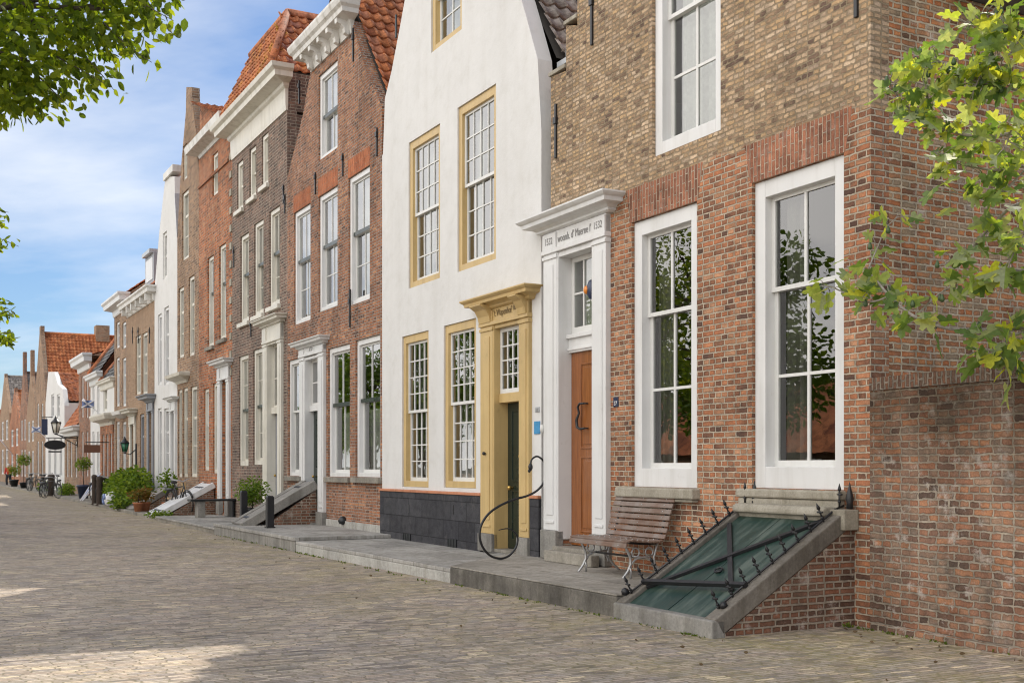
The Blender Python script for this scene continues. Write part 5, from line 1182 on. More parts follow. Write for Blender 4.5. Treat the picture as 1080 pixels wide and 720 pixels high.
m = MB(); m.box(u0+0.14, u1-0.14, -0.50, -0.44, S0+0.235, S0+0.255); m.build('stretcher', 'black_iron', BN)

# ================================================================== cellar hatch in front of the corner house
CH = thing('cellar_hatch', 'sloping green metal cellar hatch with spiked iron rails under the big window', 'cellar hatch', -1.03, 0.9, 0)
hu0, hu1 = -1.86, -0.20
P0, P1 = (1.70, 0.145), (0.14, 1.08)
sl = math.atan2(P1[1]-P0[1], P0[0]-P1[0]); Lh = math.hypot(P1[1]-P0[1], P0[0]-P1[0])
def hp(u, t, h=0.0):
    """point on the hatch: t from foot (0) to head (1), h square to the slope"""
    n = P0[0]+(P1[0]-P0[0])*t+math.sin(sl)*h; z = P0[1]+(P1[1]-P0[1])*t+math.cos(sl)*h
    return (u, -n, z)
def hbox(m, u0, u1, t0, t1, h0, h1):
    m.hexa([hp(u0, t0, h0), hp(u1, t0, h0), hp(u1, t1, h0), hp(u0, t1, h0)], [hp(u0, t0, h1), hp(u1, t0, h1), hp(u1, t1, h1), hp(u0, t1, h1)]); return m
ck = 0.17
for (a, b) in ((hu0, hu0+0.14), (hu1-ck, hu1)):
    m = MB(); q0 = hp(0, -0.03, -0.12); q1 = hp(0, 1.02, -0.12)
    m.hexa([(a+0.01, 0.0, -0.02), (a+0.01, q0[1]+0.02, -0.02), (a+0.01, q0[1]+0.02, max(0.02, q0[2])), (a+0.01, q1[1], q1[2]), (a+0.01, 0.0, q1[2]+0.06)], [(b-0.01, 0.0, -0.02), (b-0.01, q0[1]+0.02, -0.02), (b-0.01, q0[1]+0.02, max(0.02, q0[2])), (b-0.01, q1[1], q1[2]), (b-0.01, 0.0, q1[2]+0.06)])
    m.build('brick_base', 'brick_hatch', CH)
    m = MB(); hbox(m, a, b, -0.02, 0.985, -0.118, 0.055)
    m.build('stone_cheek', 'cheek_stone', CH, 0.012)
    m = MB(); m.box(a-0.012, b+0.05, -0.20, -0.002, 0.96, 1.165); m.build('cheek_head', 'sand_stone', CH, 0.012)
m = MB(); m.box(hu0, hu1, -1.80, -1.64, -0.02, 0.165); m.build('sill_block', 'grey_stone', CH, 0.015)
m = MB(); m.prism([(-0.30, 1.095), (-0.30, 1.15), (-0.26, 1.185), (-0.12, 1.19), (-0.12, 0.98), (-0.20, 1.0), (-0.24, 1.09)], 'x', hu0+0.10, hu1-ck+0.02); m.build('stone_head', 'sand_stone', CH, 0.02)
la, lb = hu0+0.14, hu1-ck; lm = (la+lb)/2
for (a, b) in ((la, lm-0.004), (lm+0.004, lb)):
    m = MB(); hbox(m, a+0.002, b-0.002, 0.0, 0.985, -0.02, 0.012)
    d_ = m.build('door_leaf', 'hatch_metal', CH, 0.004)
def bar(name, ua, ta, ub, tb, w=0.022, h=0.05, lift=0.014):
    p, q = Vector(hp(ua, ta, lift)), Vector(hp(ub, tb, lift)); nrm = Vector((0, -math.sin(sl), math.cos(sl))); t = (q-p).normalized(); s = t.cross(nrm).normalized()*w
    m = MB(); m.hexa([p-s, q-s, q+s, p+s], [p-s+nrm*(h-lift), q-s+nrm*(h-lift), q+s+nrm*(h-lift), p+s+nrm*(h-lift)]); return m.build(name, 'black_iron', CH, 0.003)
bar('strap', la, 0.16, lb, 0.95, 0.024, 0.05); bar('strap', la+0.03, 0.85, lb-0.12, 0.24, 0.027, 0.04); bar('cross_bar', la-0.06, 0.17, lb+0.08, 0.27, 0.024, 0.105, 0.06)
m = MB(); m.tube([hp(lm+0.05+0.05*math.cos(w), 0.40+0.022*math.sin(w), 0.03) for w in [2*math.pi*i/14 for i in range(14)]], 0.009, 6, True); m.ball(hp(lm+0.05, 0.40, 0.016), 0.04, 8, (1, 1, 0.4)); m.build('ring_handle', 'black_iron', CH)
def spear(m, base, d, L, r=0.0115):
    base, d = Vector(base), Vector(d).normalized(); e = base+d*L
    m.tube([base, e], r*0.8, 6); m.tube([e-d*0.012, e, e+d*0.02, e+d*0.065], [r, r*1.7, r*1.3, 0.001], 6)
    m.tube([base+d*L*0.72-Vector((0.036, 0, 0)), base+d*L*0.72+Vector((0.036, 0, 0))], r*0.9, 5); m.ball(base+d*L*0.30, r*1.6, 6)
nrm = Vector((0, -math.sin(sl), math.cos(sl)))
for ur_ in (hu0+0.085, hu1-0.12):
    m = MB(); m.tube([hp(ur_, 0.06, 0.075), hp(ur_, 0.93, 0.075), (ur_, hp(ur_, 0.97, 0)[1]+0.02, 1.16), (ur_, -0.04, 1.20)], 0.011, 6)
    rl_ = m.build('spiked_rail', 'black_iron', CH)
    for k in range(9):
        m = MB(); spear(m, hp(ur_, 0.07+k*0.105, 0.055), nrm+Vector((0, 0, 0.12)), 0.15); m.build('spike', 'black_iron', rl_)
    m = MB(); spear(m, (ur_, -0.10, 1.19), (0, 0, 1), 0.17); m.build('spike', 'black_iron', rl_)
for uf in (hu0+0.2, hu1-0.02):
    m = MB(); m.lathe((uf, -0.06, 1.17), [(0.035, 0), (0.03, 0.06), (0.042, 0.10), (0.028, 0.16), (0.012, 0.22), (0.002, 0.27)], 10); m.build('finial', 'black_iron', CH)
m = MB(); m.ball((hu0+0.02, -1.66, 0.27), 0.045, 8); m.tube([(hu0+0.02, -1.66, 0.16), (hu0+0.02, -1.66, 0.27)], 0.02, 6); m.ball((hu1-0.08, -1.60, 0.29), 0.04, 8); m.tube([(hu1-0.08, -1.60, 0.2), (hu1-0.08, -1.60, 0.29)], 0.02, 6); m.build('stud', 'black_iron', CH)

# ================================================================== S-shaped iron handrail at the yellow door
uS = -6.375
HR = thing('iron_handrail', 'black wrought iron handrail curled like a snake beside the yellow door', 'handrail', uS, 0.5, 0.24)
pp = [(559.5, 489), (561, 483), (567, 480), (574, 486), (576.5, 495), (574, 506), (567, 515.5), (556, 521.5), (545, 524.5), (533, 529), (522, 535), (513, 543), (507, 554), (506, 566), (510, 577), (518, 585), (528, 587.5), (537, 584.5), (544, 576), (546, 566), (542, 559), (535, 556), (526, 557.5)]
P = []
for x, y in pp:
    n_ = max(0.03, N(x, uS)); P.append(Vector((uS, -n_, EYE+(HOR-y)*depth(uS, n_)/F)))
zmin = min(p.z for p in P); 
Q = []
for i in range(len(P)-1):
    for t in range(4):
        p0, p1, p2, p3 = P[max(i-1, 0)], P[i], P[i+1], P[min(i+2, len(P)-1)]; s = t/4
        Q.append(0.5*((2*p1)+(p2-p0)*s+(2*p0-5*p1+4*p2-p3)*s*s+(3*p1-p0-3*p2+p3)*s**3))
Q.append(P[-1]); dz = 0.262-min(q.z for q in Q)
Q = [q+Vector((0, 0, max(dz, -0.06))) for q in Q]
nq = len(Q); m = MB(); m.tube(Q, [0.013+0.005*math.sin(math.pi*i/(nq-1)) if i < nq*0.8 else 0.017-0.011*(i-nq*0.8)/(nq*0.2) for i in range(nq)], 9); m.build('curl', 'black_iron', HR)
hd = Q[0]; m = MB(); m.ball(hd+Vector((0, -0.0, -0.03)), 0.036, 10, (0.8, 1.0, 1.6)); m.ball(hd+Vector((0, -0.02, -0.085)), 0.022, 8, (0.8, 1.2, 1.3)); m.build('snake_head', 'black_iron', HR)
ft = Q[int(nq*0.72)]; m = MB(); m.tube([ft, Vector((uS, ft.y, 0.235))], 0.02, 7); m.build('foot', 'black_iron', HR)

# ================================================================== stone hatches and benches farther along
def ramp_hatch(label, ua, ub, n0, z0, z1, plate, cheek, sidem='brick_hatch', cw=0.16, thick=0.14, group=None):
    H = thing('cellar_hatch', label, 'cellar hatch', (ua+ub)/2, n0/2, 0, 'cellar hatches on the pavement')
    d = Vector((0, n0-0.1, z1-z0)).normalized(); nn = Vector((0, -d.z, d.y))
    def hp2(u, t, h): p = Vector((u, -n0, z0)).lerp(Vector((u, -0.1, z1)), t)+nn*h; return p
    for (a, b) in ((ua, ua+cw), (ub-cw, ub)):
        m = MB(); m.hexa([hp2(a, 0, -thick), hp2(b, 0, -thick), hp2(b, 1.02, -thick), hp2(a, 1.02, -thick)], [hp2(a, 0, 0.03), hp2(b, 0, 0.03), hp2(b, 1.02, 0.03), hp2(a, 1.02, 0.03)]); m.build('cheek', cheek, H, 0.01)
        m = MB(); q1 = hp2(a, 0.98, -thick); m.hexa([(a+0.01, -0.003, 0.05), (a+0.01, -n0+0.25, 0.05), tuple(q1-Vector((-0.01, 0, 0)))], [(b-0.01, -0.003, 0.05), (b-0.01, -n0+0.25, 0.05), (b-0.01, q1.y, q1.z)]); m.build('side_masonry', sidem, H)
    m = MB(); m.hexa([hp2(ua+cw, 0.0, -0.03), hp2(ub-cw, 0.0, -0.03), hp2(ub-cw, 1, -0.03), hp2(ua+cw, 1, -0.03)], [hp2(ua+cw, 0.0, 0.012), hp2(ub-cw, 0.0, 0.012), hp2(ub-cw, 1, 0.012), hp2(ua+cw, 1, 0.012)]); m.build('hatch_door', plate, H, 0.006)
    m = MB(); um = (ua+ub)/2
    for t in (0.12, 0.85):
        m.hexa([hp2(ua+cw, t, 0.012), hp2(ub-cw, t, 0.012), hp2(ub-cw, t+0.03, 0.012), hp2(ua+cw, t+0.03, 0.012)], [hp2(ua+cw, t, 0.03), hp2(ub-cw, t, 0.03), hp2(ub-cw, t+0.03, 0.03), hp2(ua+cw, t+0.03, 0.03)])
    m.build('hinge', 'black_iron', H)
    return H
ramp_hatch('grey weathered stone and wood cellar hatch sloping beside black posts', -17.8, -16.85, 1.75, 0.30, 1.22, 'grey_wood', 'grey_stone', 'brick_hatch', 0.26, 0.17)
ramp_hatch('white painted cellar hatch sloping up to the cream windows', -27.9, -26.5, 1.8, 0.12, 1.05, 'white_paint', 'white_paint')
ramp_hatch('dark grey cellar hatch next to the big bush', -33.3, -31.9, 1.5, 0.12, 0.95, 'grey_wood', 'grey_stone')
def post(u, n, z0, h, label, r=0.075, square=True, mat='black_iron', group='posts along the kerb'):
    o = thing('bollard', label, 'bollard', u, n, z0, group)
    m = MB()
    if square: m.box(u-r, u+r, -n-r, -n+r, z0, z0+h); m.hexa([(u-r, -n-r, z0+h), (u+r, -n-r, z0+h), (u+r, -n+r, z0+h), (u-r, -n+r, z0+h)], [(u-r*.7, -n-r*.7, z0+h+0.03), (u+r*.7, -n-r*.7, z0+h+0.03), (u+r*.7, -n+r*.7, z0+h+0.03), (u-r*.7, -n+r*.7, z0+h+0.03)])
    else: m.lathe((u, -n, z0), [(r, 0), (r*0.95, h*0.85), (r*1.12, h*0.88), (r*1.1, h*0.96), (r*0.5, h)], 12)
    m.build('shaft', mat, o, 0.008)
    m = MB(); m.box(u-r*1.25, u+r*1.25, -n-r*1.25, -n+r*1.25, z0-0.005, z0+0.03); m.build('foot', mat, o); return o
post(-15.75, 1.45, 0.27, 0.66, 'square black post in front of the stone cellar hatch')
post(-18.25, 1.35, 0.27, 0.72, 'square black post behind the stone cellar hatch, under the bush')
post(U(105, 1.6), 1.6, 0.05, 1.15, 'thick dark wooden post nearest the parked bicycles', 0.12, False, 'post_wood')
post(U(99.5, 1.6), 1.6, 0.05, 1.2, 'slimmer dark wooden post behind the bicycles', 0.10, False, 'post_wood')
post(U(54, 1.6), 1.6, 0.05, 1.1, 'reddish brown wooden post by the far plants', 0.16, False, 'post_wood')
SB = thing('stoep_bench', 'black slab bench on a stone block standing square to the wall', 'bench', -24.3, 0.65, 0.14)
m = MB(); m.box(-24.55, -24.1, -1.28, -0.01, 0.60, 0.66); m.build('seat', 'sign_black', SB, 0.008)
m = MB(); m.box(-24.5, -24.15, -1.08, -0.86, 0.14, 0.598); m.build('leg', 'grey_stone', SB, 0.01)
m = MB(); m.box(-24.5, -24.15, -0.10, -0.04, 0.14, 0.598); m.build('leg', 'sign_black', SB, 0.006)
# ------------------------------------------------------------------ plants
def pot(m, c, r, h): m.lathe(c, [(r*0.7, 0), (r, h*0.85), (r*1.1, h*0.86), (r*1.1, h), (r*0.9, h), (r*0.85, h*0.9)], 14)
def potted(label, u, n, z0, r, h, blobs, leafm, size, potm='terracotta', stem=True, cat='plant', name='potted_plant'):
    o = thing(name, label, cat, u, n, z0, 'potted plants along the facades')
    m = MB(); pot(m, (u, -n, z0), r, h); m.build('pot', potm, o)
    if stem: m = MB(); zt = max(b[0][2] for b in blobs); m.tube([(u, -n, z0+h*0.85), (u, -n, z0+zt)], 0.018, 6); m.build('stem', 'bark', o)
    m = MB()
    for (c, rr, k) in blobs: cloud(m, (u+c[0], -n+c[1], z0+c[2]), rr, k, size)
    m.build('foliage', leafm, o); return o
potted('bright green round bush in a pot behind the stone hatch', -18.75, 1.0, 0.14, 0.24, 0.45, [((0, 0, 0.88), (0.42, 0.42, 0.34), 900), ((0.15, -0.1, 0.72), (0.3, 0.3, 0.2), 300)], 'box_leaf', 0.07, 'sign_black')
uT = U(88, 1.0); potted('standard topiary ball on a stem in a dark blue pot', uT, 1.0, 0.1, 0.28, 0.62, [((0, 0, 1.6), (0.36, 0.36, 0.32), 600)], 'bush_leaf', 0.09, 'dark_blue')
uT = U(15, 1.2); potted('tall bushy standard plant in front of the far brown houses', uT, 1.2, 0.1, 0.3, 0.5, [((0, 0, 1.2), (0.5, 0.5, 0.4), 400)], 'bush_leaf', 0.12, 'sign_black')
uT = U(25, 1.2); potted('dark round standard tree before the tall gabled house', uT, 1.2, 0.1, 0.26, 0.4, [((0, 0, 1.9), (0.5, 0.5, 0.4), 500)], 'bush_leaf', 0.12, 'sign_black')
# the big bush and its companions before the tan house
ub = -37.3
SH = thing('shrub', 'large leafy green bush spilling over the pavement in front of the tan house', 'shrub', ub, 0.9, 0.1)
m = MB()
for c, r, k in (((0.3, 0.9, 0.75), (1.3, 0.6, 0.65), 1900), ((2.0, 0.8, 0.8), (1.2, 0.55, 0.7), 1500), ((-1.9, 0.9, 0.6), (1.2, 0.55, 0.5), 1200), ((1.0, 1.2, 0.45), (2.4, 0.5, 0.4), 1000)): cloud(m, (ub+c[0], -c[1], 0.1+c[2]), r, k, 0.15)
m.build('foliage', 'bush_leaf', SH)
m = MB()
for k in range(8): x = ub-2+k*0.55; m.tube([(x, -0.95, 0.1), (x+rnd.uniform(-.3, .3), -0.95, 0.8)], 0.02, 5)
m.build('stem', 'bark', SH)
for px, n_, lab, lm_ in ((153, 1.3, 'reddish flowering plant in a terracotta pot at the foot of the big bush', 'rust_leaf'), (146, 1.55, 'rust coloured plant in a terracotta pot, left of the other flower pot', 'rust_leaf'), (176.5, 0.7, 'pale upright plant in a terracotta pot against the white house', 'box_leaf')):
    u_ = U(px, n_); potted(lab, u_, n_, 0.1, 0.17, 0.3, [((0, 0, 0.55 if px < 170 else 1.0), (0.32, 0.32, 0.25 if px < 170 else 0.4), 200)], lm_, 0.12)
for px, n_, w_, h_, lab, k in ((70, 1.0, 1.6, 0.5, 'low green shrub at the foot of the low brown house', 700), (128, 1.6, 0.9, 0.35, 'low dark shrub at the left foot of the big bush', 500), (47, 1.0, 1.2, 0.55, 'small green shrub between the parked bicycles far down the street', 400), (168, 1.75, 0.5, 0.16, 'tuft of green weeds at the foot of the white cellar hatch', 260)):
    u_ = U(px, n_); o = thing('shrub', lab, 'shrub', u_, n_, 0.08, 'low shrubs on the pavement'); m = MB(); cloud(m, (u_, -n_, 0.1+h_*0.55), (w_*0.6, 0.4, h_*0.6), k, 0.13 if h_ > 0.2 else 0.08); m.build('foliage', 'bush_leaf', o)
# weeds in the joints
m = MB()
def tuft(u, n, z, k, s):
    for _ in range(k): p = W(u+rnd.gauss(0, .05), n+abs(rnd.gauss(0, .03)), z); leaf(m, p, s, Vector((rnd.gauss(0, .7), rnd.gauss(0, .7), 1)))
for _ in range(34): tuft(rnd.uniform(-5.8, -2.0), 1.80+rnd.uniform(0, .04), 0.0, rnd.randint(2, 6), 0.028)
for _ in range(60): tuft(rnd.uniform(-18, -6), 1.96+rnd.uniform(0, .05), 0.0, rnd.randint(2, 7), 0.04)
for _ in range(22): tuft(rnd.uniform(-0.1, 1.8), 0.08+rnd.uniform(0, .03)+0.049*0, 0.0, rnd.randint(2, 7), 0.035)
tuft(-0.18, 0.10, 0.0, 26, 0.05); tuft(-0.5, 0.4, 0.0, 6, 0.03)
for _ in range(16): tuft(rnd.uniform(-1.8, -0.3), 1.82, 0.0, rnd.randint(2, 5), 0.028)
o = m.build('weeds', 'weed_leaf'); o['kind'] = 'stuff'; o['label'] = 'green weeds sprouting from the joints along the kerb and wall'

m = MB(); rl2 = random.Random(21)
for _ in range(90):
    p = W(rl2.uniform(-7, 3.0), abs(rl2.gauss(0.3, 1.6))+0.1, 0.012)
    if p.y > 5: leaf(m, p, 0.045, Vector((rl2.gauss(0, 1), rl2.gauss(0, 1), 0.08)), rn=rl2)
for _ in range(40):
    p = W(rl2.uniform(-40, -3), 2.0+abs(rl2.gauss(0.1, 0.5)), 0.012); leaf(m, p, 0.05, Vector((rl2.gauss(0, 1), rl2.gauss(0, 1), 0.08)), rn=rl2)
plain('dry_leaf', (0.10, 0.065, 0.03), 0.9)
o = m.build('fallen_leaves', 'dry_leaf'); o['kind'] = 'stuff'; o['label'] = 'dry fallen leaves scattered over the paving'

# ------------------------------------------------------------------ bicycles
def bicycle():
    o = bpy.data.objects.new('bicycle', None); COL.objects.link(o); OFF[o.name] = Vector((0, 0, 0))
    for x in (-0.55, 0.55):
        m = MB(); m.tube([(x+0.34*math.cos(w), 0, 0.36+0.34*math.sin(w)) for w in [2*math.pi*i/28 for i in range(28)]], 0.02, 6, True); wl = m.build('wheel', 'rubber', o)
        m = MB()
        for k in range(10): w = math.pi*k/10; m.tube([(x+0.33*math.cos(w), 0, 0.36+0.33*math.sin(w)), (x-0.33*math.cos(w), 0, 0.36-0.33*math.sin(w))], 0.003, 4)
        m.build('spokes', 'zinc', wl)
        m = MB(); m.tube([(x+0.385*math.cos(w), 0, 0.36+0.385*math.sin(w)) for w in [math.pi*(0.15+0.75*i/12) for i in range(13)]], 0.022, 6); m.build('mudguard', 'sign_black', o)
    m = MB(); J = {'bb': (-0.08, 0, 0.32), 'seat': (-0.22, 0, 0.82), 'head': (0.36, 0, 0.86), 'ht': (0.33, 0, 0.98), 'rear': (-0.55, 0, 0.36), 'front': (0.55, 0, 0.36)}
    for a, b in (('bb', 'seat'), ('bb', 'head'), ('seat', 'head'), ('rear', 'bb'), ('rear', 'seat'), ('ht', 'front')): m.tube([J[a], J[b]], 0.018, 7)
    m.tube([(-0.22, 0, 0.82), (-0.25, 0, 0.95)], 0.014, 6); m.build('frame', 'sign_black', o)
    m = MB(); m.tube([(0.16, -0.28, 1.06), (0.26, -0.26, 1.08), (0.33, -0.1, 1.05), (0.32, 0, 1.0), (0.33, 0.1, 1.05), (0.26, 0.26, 1.08), (0.16, 0.28, 1.06)], 0.014, 7); m.build('handlebar', 'zinc', o)
    m = MB(); m.ball((-0.27, 0, 0.98), 0.14, 10, (1, 0.7, 0.35)); m.build('saddle', 'rubber', o)
    m = MB(); m.tube([(-0.4, 0, 0.75), (-0.85, 0, 0.75)], 0.05, 5); m.build('luggage_rack', 'sign_black', o)
    return o
bk = bicycle()
spots = [(190, 0.9, 0.12, 0.25, 'black bicycle parked behind the white cellar hatch'), (109, 1.3, 0.1, -0.5, 'dark bicycle leaning by the wooden posts before the red shopfront'), (114, 0.9, 0.1, 0.3, 'bicycle parked against the red shopfront windows'), (58, 1.3, 0.1, 0.15, 'dark bicycle nearest the reddish post at the white gabled house'),
         (50, 1.3, 0.1, 0.3, 'dark bicycle second from the reddish post, in the far row'), (42, 1.4, 0.1, -0.1, 'bicycle in the middle of the far row outside the brown house'), (36, 1.5, 0.1, 0.4, 'bicycle at the left of the far row, turned towards the street'), (31, 1.6, 0.1, 0.1, 'last bicycle of the far row before the gabled houses'),
         (54, 1.9, 0.0, 0.5, 'dark bicycle standing out on the street by the reddish post'), (45, 2.0, 0.0, -0.3, 'outermost bicycle of the far row, standing on the street'), (103, 1.1, 0.1, 0.2, 'dark bicycle between the topiary and the wooden posts')]
for i, (px, n_, z_, rz, lab) in enumerate(spots):
    o = bk if i == 0 else copy_tree(bk)
    u_ = U(px, n_); o.location = W(u_, n_, z_); o.rotation_euler = (R(4), 0, ROT+rz+(math.pi if i % 2 else 0)); tag(o, lab, 'bicycle', 'bicycles parked along the facades')
# bags on the bicycle near the posts
o = thing('pannier_bag', 'white and blue round patterned bag on the kerb by the bicycles', 'bag', U(118, 1.5), 1.5, 0.1); m = MB(); u_ = U(118, 1.5)
m.lathe((u_, -1.5, 0.1), [(0.1, 0), (0.24, 0.06), (0.28, 0.24), (0.24, 0.45), (0.10, 0.55)], 14); m.build('body', 'flag_white', o)
m = MB(); m.tube([(u_-0.1+0.18*math.cos(w), -1.77, 0.36+0.16*math.sin(w)) for w in [2*math.pi*i/18 for i in range(14)]], 0.05, 6); m.build('pattern', 'blue_white', o)
o = thing('folded_chair', 'blue and white folded garden chair leaning near the topiary', 'chair', U(96, 1.2), 1.2, 0.1); u_ = U(96, 1.2)
m = MB(); m.hexa([(u_-0.6, -1.5, 0.15), (u_+0.0, -1.5, 0.15), (u_+0.0, -1.46, 0.15), (u_-0.6, -1.46, 0.15)], [(u_-0.2, -0.9, 1.2), (u_+0.4, -0.9, 1.2), (u_+0.4, -0.86, 1.2), (u_-0.2, -0.86, 1.2)]); m.build('canvas', 'blue_white', o)
m = MB()
for dx in (-0.62, -0.02): m.tube([(u_+dx, -1.55, 0.1), (u_+dx+0.42, -0.85, 1.3)], 0.025, 6); m.tube([(u_+dx+0.4, -1.6, 0.1), (u_+dx+0.05, -0.9, 0.9)], 0.02, 6)
m.build('frame', 'flag_white', o)
# wooden chair by the white hatch
o = thing('garden_chair', 'pale wooden chair on the pavement behind the white cellar hatch', 'chair', U(186, 0.5), 0.5, 0.1); u_ = U(186, 0.5)
m = MB(); m.box(u_-0.3, u_+0.3, -0.8, -0.3, 0.52, 0.57); m.build('seat', 'plain_wood', o); m = MB(); m.box(u_-0.3, u_+0.3, -0.30, -0.26, 0.75, 1.05); m.build('backrest', 'plain_wood', o)
for dx in (-0.27, 0.27):
    for y, h in ((-0.77, 0.42), (-0.28, 0.95)): m = MB(); m.box(u_+dx-0.02, u_+dx+0.02, y-0.02, y+0.02, 0.1, 0.1+h); m.build('leg', 'black_iron', o)

# ------------------------------------------------------------------ lanterns, signs, flags on the walls
def wall_lantern(px, py, n, h, label, glassm, cap, stand=None):
    u = U(px, n); z = Z(px, py, n)
    o = thing('wall_lantern', label, 'lantern', u, 0, z)
    m = MB(); m.lathe((u, -n, z-h*0.5), [(h*0.16, 0), (h*0.30, h*0.62)], 6); m.build('lamp_glass', glassm, o)
    m = MB(); m.lathe((u, -n, z+h*0.12), [(h*0.36, 0), (h*0.30, h*0.10), (h*0.15, h*0.24), (h*0.10, h*0.34), (0.01, h*0.5)], 6)
    for k in range(6): w = 2*math.pi*k/6; m.tube([(u+h*0.165*math.cos(w), -n+h*0.165*math.sin(w), z-h*0.5), (u+h*0.305*math.cos(w), -n+h*0.305*math.sin(w), z+h*0.12)], h*0.022, 5)
    m.lathe((u, -n, z-h*0.62), [(h*0.05, 0), (h*0.18, h*0.1)], 6); m.build('lamp_frame', cap, o)
    m = MB()
    if not stand: m.tube([(u, -n, z-h*0.58), (u, -n*0.6, z-h*0.75), (u, -0.02, z-h*0.7)], 0.03, 6)
    if stand: m.tube([(u, -n+0.42, 0.1), (u, -n+0.42, z+h*0.1)], 0.035, 7); m.tube([(u, -n, z-h*0.6), (u, -n+0.2, z-h*0.7), (u, -n+0.42, z-h*0.3)], 0.02, 6)
    else: m.tube([(u, -n*0.9, z-h*0.62), (u, -0.02, z-h*1.3)], 0.025, 6); m.tube([(u, -0.02, z-h*1.4), (u, -0.02, z)], 0.03, 6)
    m.build('bracket', 'black_iron', o); return o
wall_lantern(131.5, 469, 0.9, 0.52, 'green lantern on a tall slim black post before the tan house', 'lantern_green', 'sign_black', True)
wall_lantern(59, 448, 1.1, 0.85, 'large black lantern with pale panes on the white gabled house', 'opal_glass', 'black_iron')
def hung_sign(px, py, n, w, h, label, mat, oval=False, arm=True, text=None):
    u = U(px, n); z = Z(px, py, n); o = thing('shop_sign', label, 'sign', u, 0, z, 'shop signs hanging over the pavement')
    # signs hang square to the wall
    m = MB()
    if oval:
        ring_ = [(-(n+w/2*math.cos(t)), z+h/2*math.sin(t)) for t in [2*math.pi*i/24 for i in range(24)]]; m.hexa([(u-0.04, y, zz) for y, zz in ring_], [(u+0.04, y, zz) for y, zz in ring_])
        m.hexa([(u-0.04, -(n-w*0.3), z-h*0.78), (u-0.04, -(n-w*0.3), z-h*0.62), (u-0.04, -(n+w*0.3), z-h*0.62), (u-0.04, -(n+w*0.3), z-h*0.78)], [(u+0.04, -(n-w*0.3), z-h*0.78), (u+0.04, -(n-w*0.3), z-h*0.62), (u+0.04, -(n+w*0.3), z-h*0.62), (u+0.04, -(n+w*0.3), z-h*0.78)])
    else: m.box(u-0.04, u+0.04, -n-w/2, -n+w/2, z-h/2, z+h/2)
    m.build('board', mat, o)
    m = MB(); m.tube([(u, 0.0, z+h*0.5+0.12), (u, -n-w*0.4, z+h*0.5+0.12)], 0.025, 6)
    for s_ in (-0.3, 0.3): m.tube([(u, -n-w*s_, z+h*0.5+0.12), (u, -n-w*s_, z+h*0.3)], 0.012, 5)
    m.build('bracket', 'black_iron', o); return o
hung_sign(58, 469, 1.1, 1.1, 0.52, 'black oval sign with a strip below, under the large lantern', 'sign_black', True)
hung_sign(97, 473, 0.8, 0.7, 0.35, 'small brown rectangular sign before the white house', 'sign_brown')
hung_sign(47, 450, 0.5, 0.35, 1.0, 'narrow dark upright sign on the far brown house', 'dark_blue')
def flag(px, py, n, ln, label, mats, cross=False, droop=0.0, poleonly=False, a0=(0, 0.2)):
    u = U(px, n); z = Z(px, py, n); o = thing('flag', label, 'flag', u, 0, z)
    m = MB(); m.tube([(u, 0, z-0.9), (u, -n-0.2, z+0.25)], 0.02, 6); m.build('flagpole', 'flag_white', o)
    m = MB(); k = 8; w, h = ln, ln*0.66
    def fp(i, j): return (u+0.08*math.sin(i*1.1)+0.03*j, -n-w*0.5+w*i/k, z-h/2+h*j/4-droop*i/k*h)
    for i in range(k):
        for j in range(4): m.face([fp(i, j), fp(i+1, j), fp(i+1, j+1), fp(i, j+1)])
    m.build('cloth', mats[0], o)
    if cross:
        m = MB()
        def fpc(t, side): x, y, z_ = fp(t*k, t*4 if side else 4-t*4); return (x+0.02, y, z_)
        for side in (0, 1): m.tube([fpc(i/8, side) for i in range(9)], 0.035, 5)
        m.build('cross', mats[1], o)
    return o
flag(92.5, 426, 1.0, 0.5, 'small blue flag with a white cross on the red brick house', ('blue_white', 'flag_white'), True)
flag(38, 453, 1.0, 0.5, 'small pale blue flag on the far brown house', ('flag_white', 'blue_white'), True)
o = thing('flagpole', 'slanting white flagpole with a furled dark flag far left', 'flagpole', U(14, 0.0), 0, Z(14, 480)); u_ = U(14)
m = MB(); m.tube([(u_, 0, Z(14, 480)), (u_, -2.6, Z(14, 480)+3.4)], 0.06, 7); m.build('pole', 'flag_white', o)
m = MB(); m.tube([(u_, -2.3, Z(14, 480)+3.2), (u_, -1.9, Z(14, 480)+2.2), (u_, -1.6, Z(14, 480)+1.6)], [0.12, 0.25, 0.12], 8); m.build('cloth', 'dark_blue', o)

# ------------------------------------------------------------------ person walking far down the street
pb = at(9, 512, 89); pb.z = 0
PE = wthing('person', 'person in a red jacket and dark trousers walking far down the street', 'person', pb)
def skin_body(name, verts, edges, radii, mat, parent, rootv=0):
    me = bpy.data.meshes.new(name); me.from_pydata(verts, edges, []); me.materials.append(MATS[mat])
    o = bpy.data.objects.new(name, me); COL.objects.link(o); o.parent = parent
    bm = bmesh.new(); bm.from_mesh(me); ly = bm.verts.layers.skin.verify()
    bm.verts.ensure_lookup_table()
    for i, v in enumerate(bm.verts): v[ly].radius = (radii[i], radii[i]); v[ly].use_root = (i == rootv)
    bm.to_mesh(me); bm.free()
    o.modifiers.new('skin', 'SKIN'); sb = o.modifiers.new('sub', 'SUBSURF'); sb.levels = 1; sb.render_levels = 2
    return o
V = [(0, 0, .95), (0, 0, 1.15), (0, 0, 1.38), (0, 0, 1.50), (0, -.02, 1.62), (-.10, 0, .90), (-.11, -.12, .50), (-.11, -.02, .08), (-.11, -.16, .04), (.10, 0, .90), (.11, .06, .50), (.11, .16, .09), (.11, .02, .04), (-.20, 0, 1.40), (-.27, .06, 1.14), (-.25, -.10, .92), (.20, 0, 1.40), (.27, -.04, 1.14), (.25, -.22, .98)]
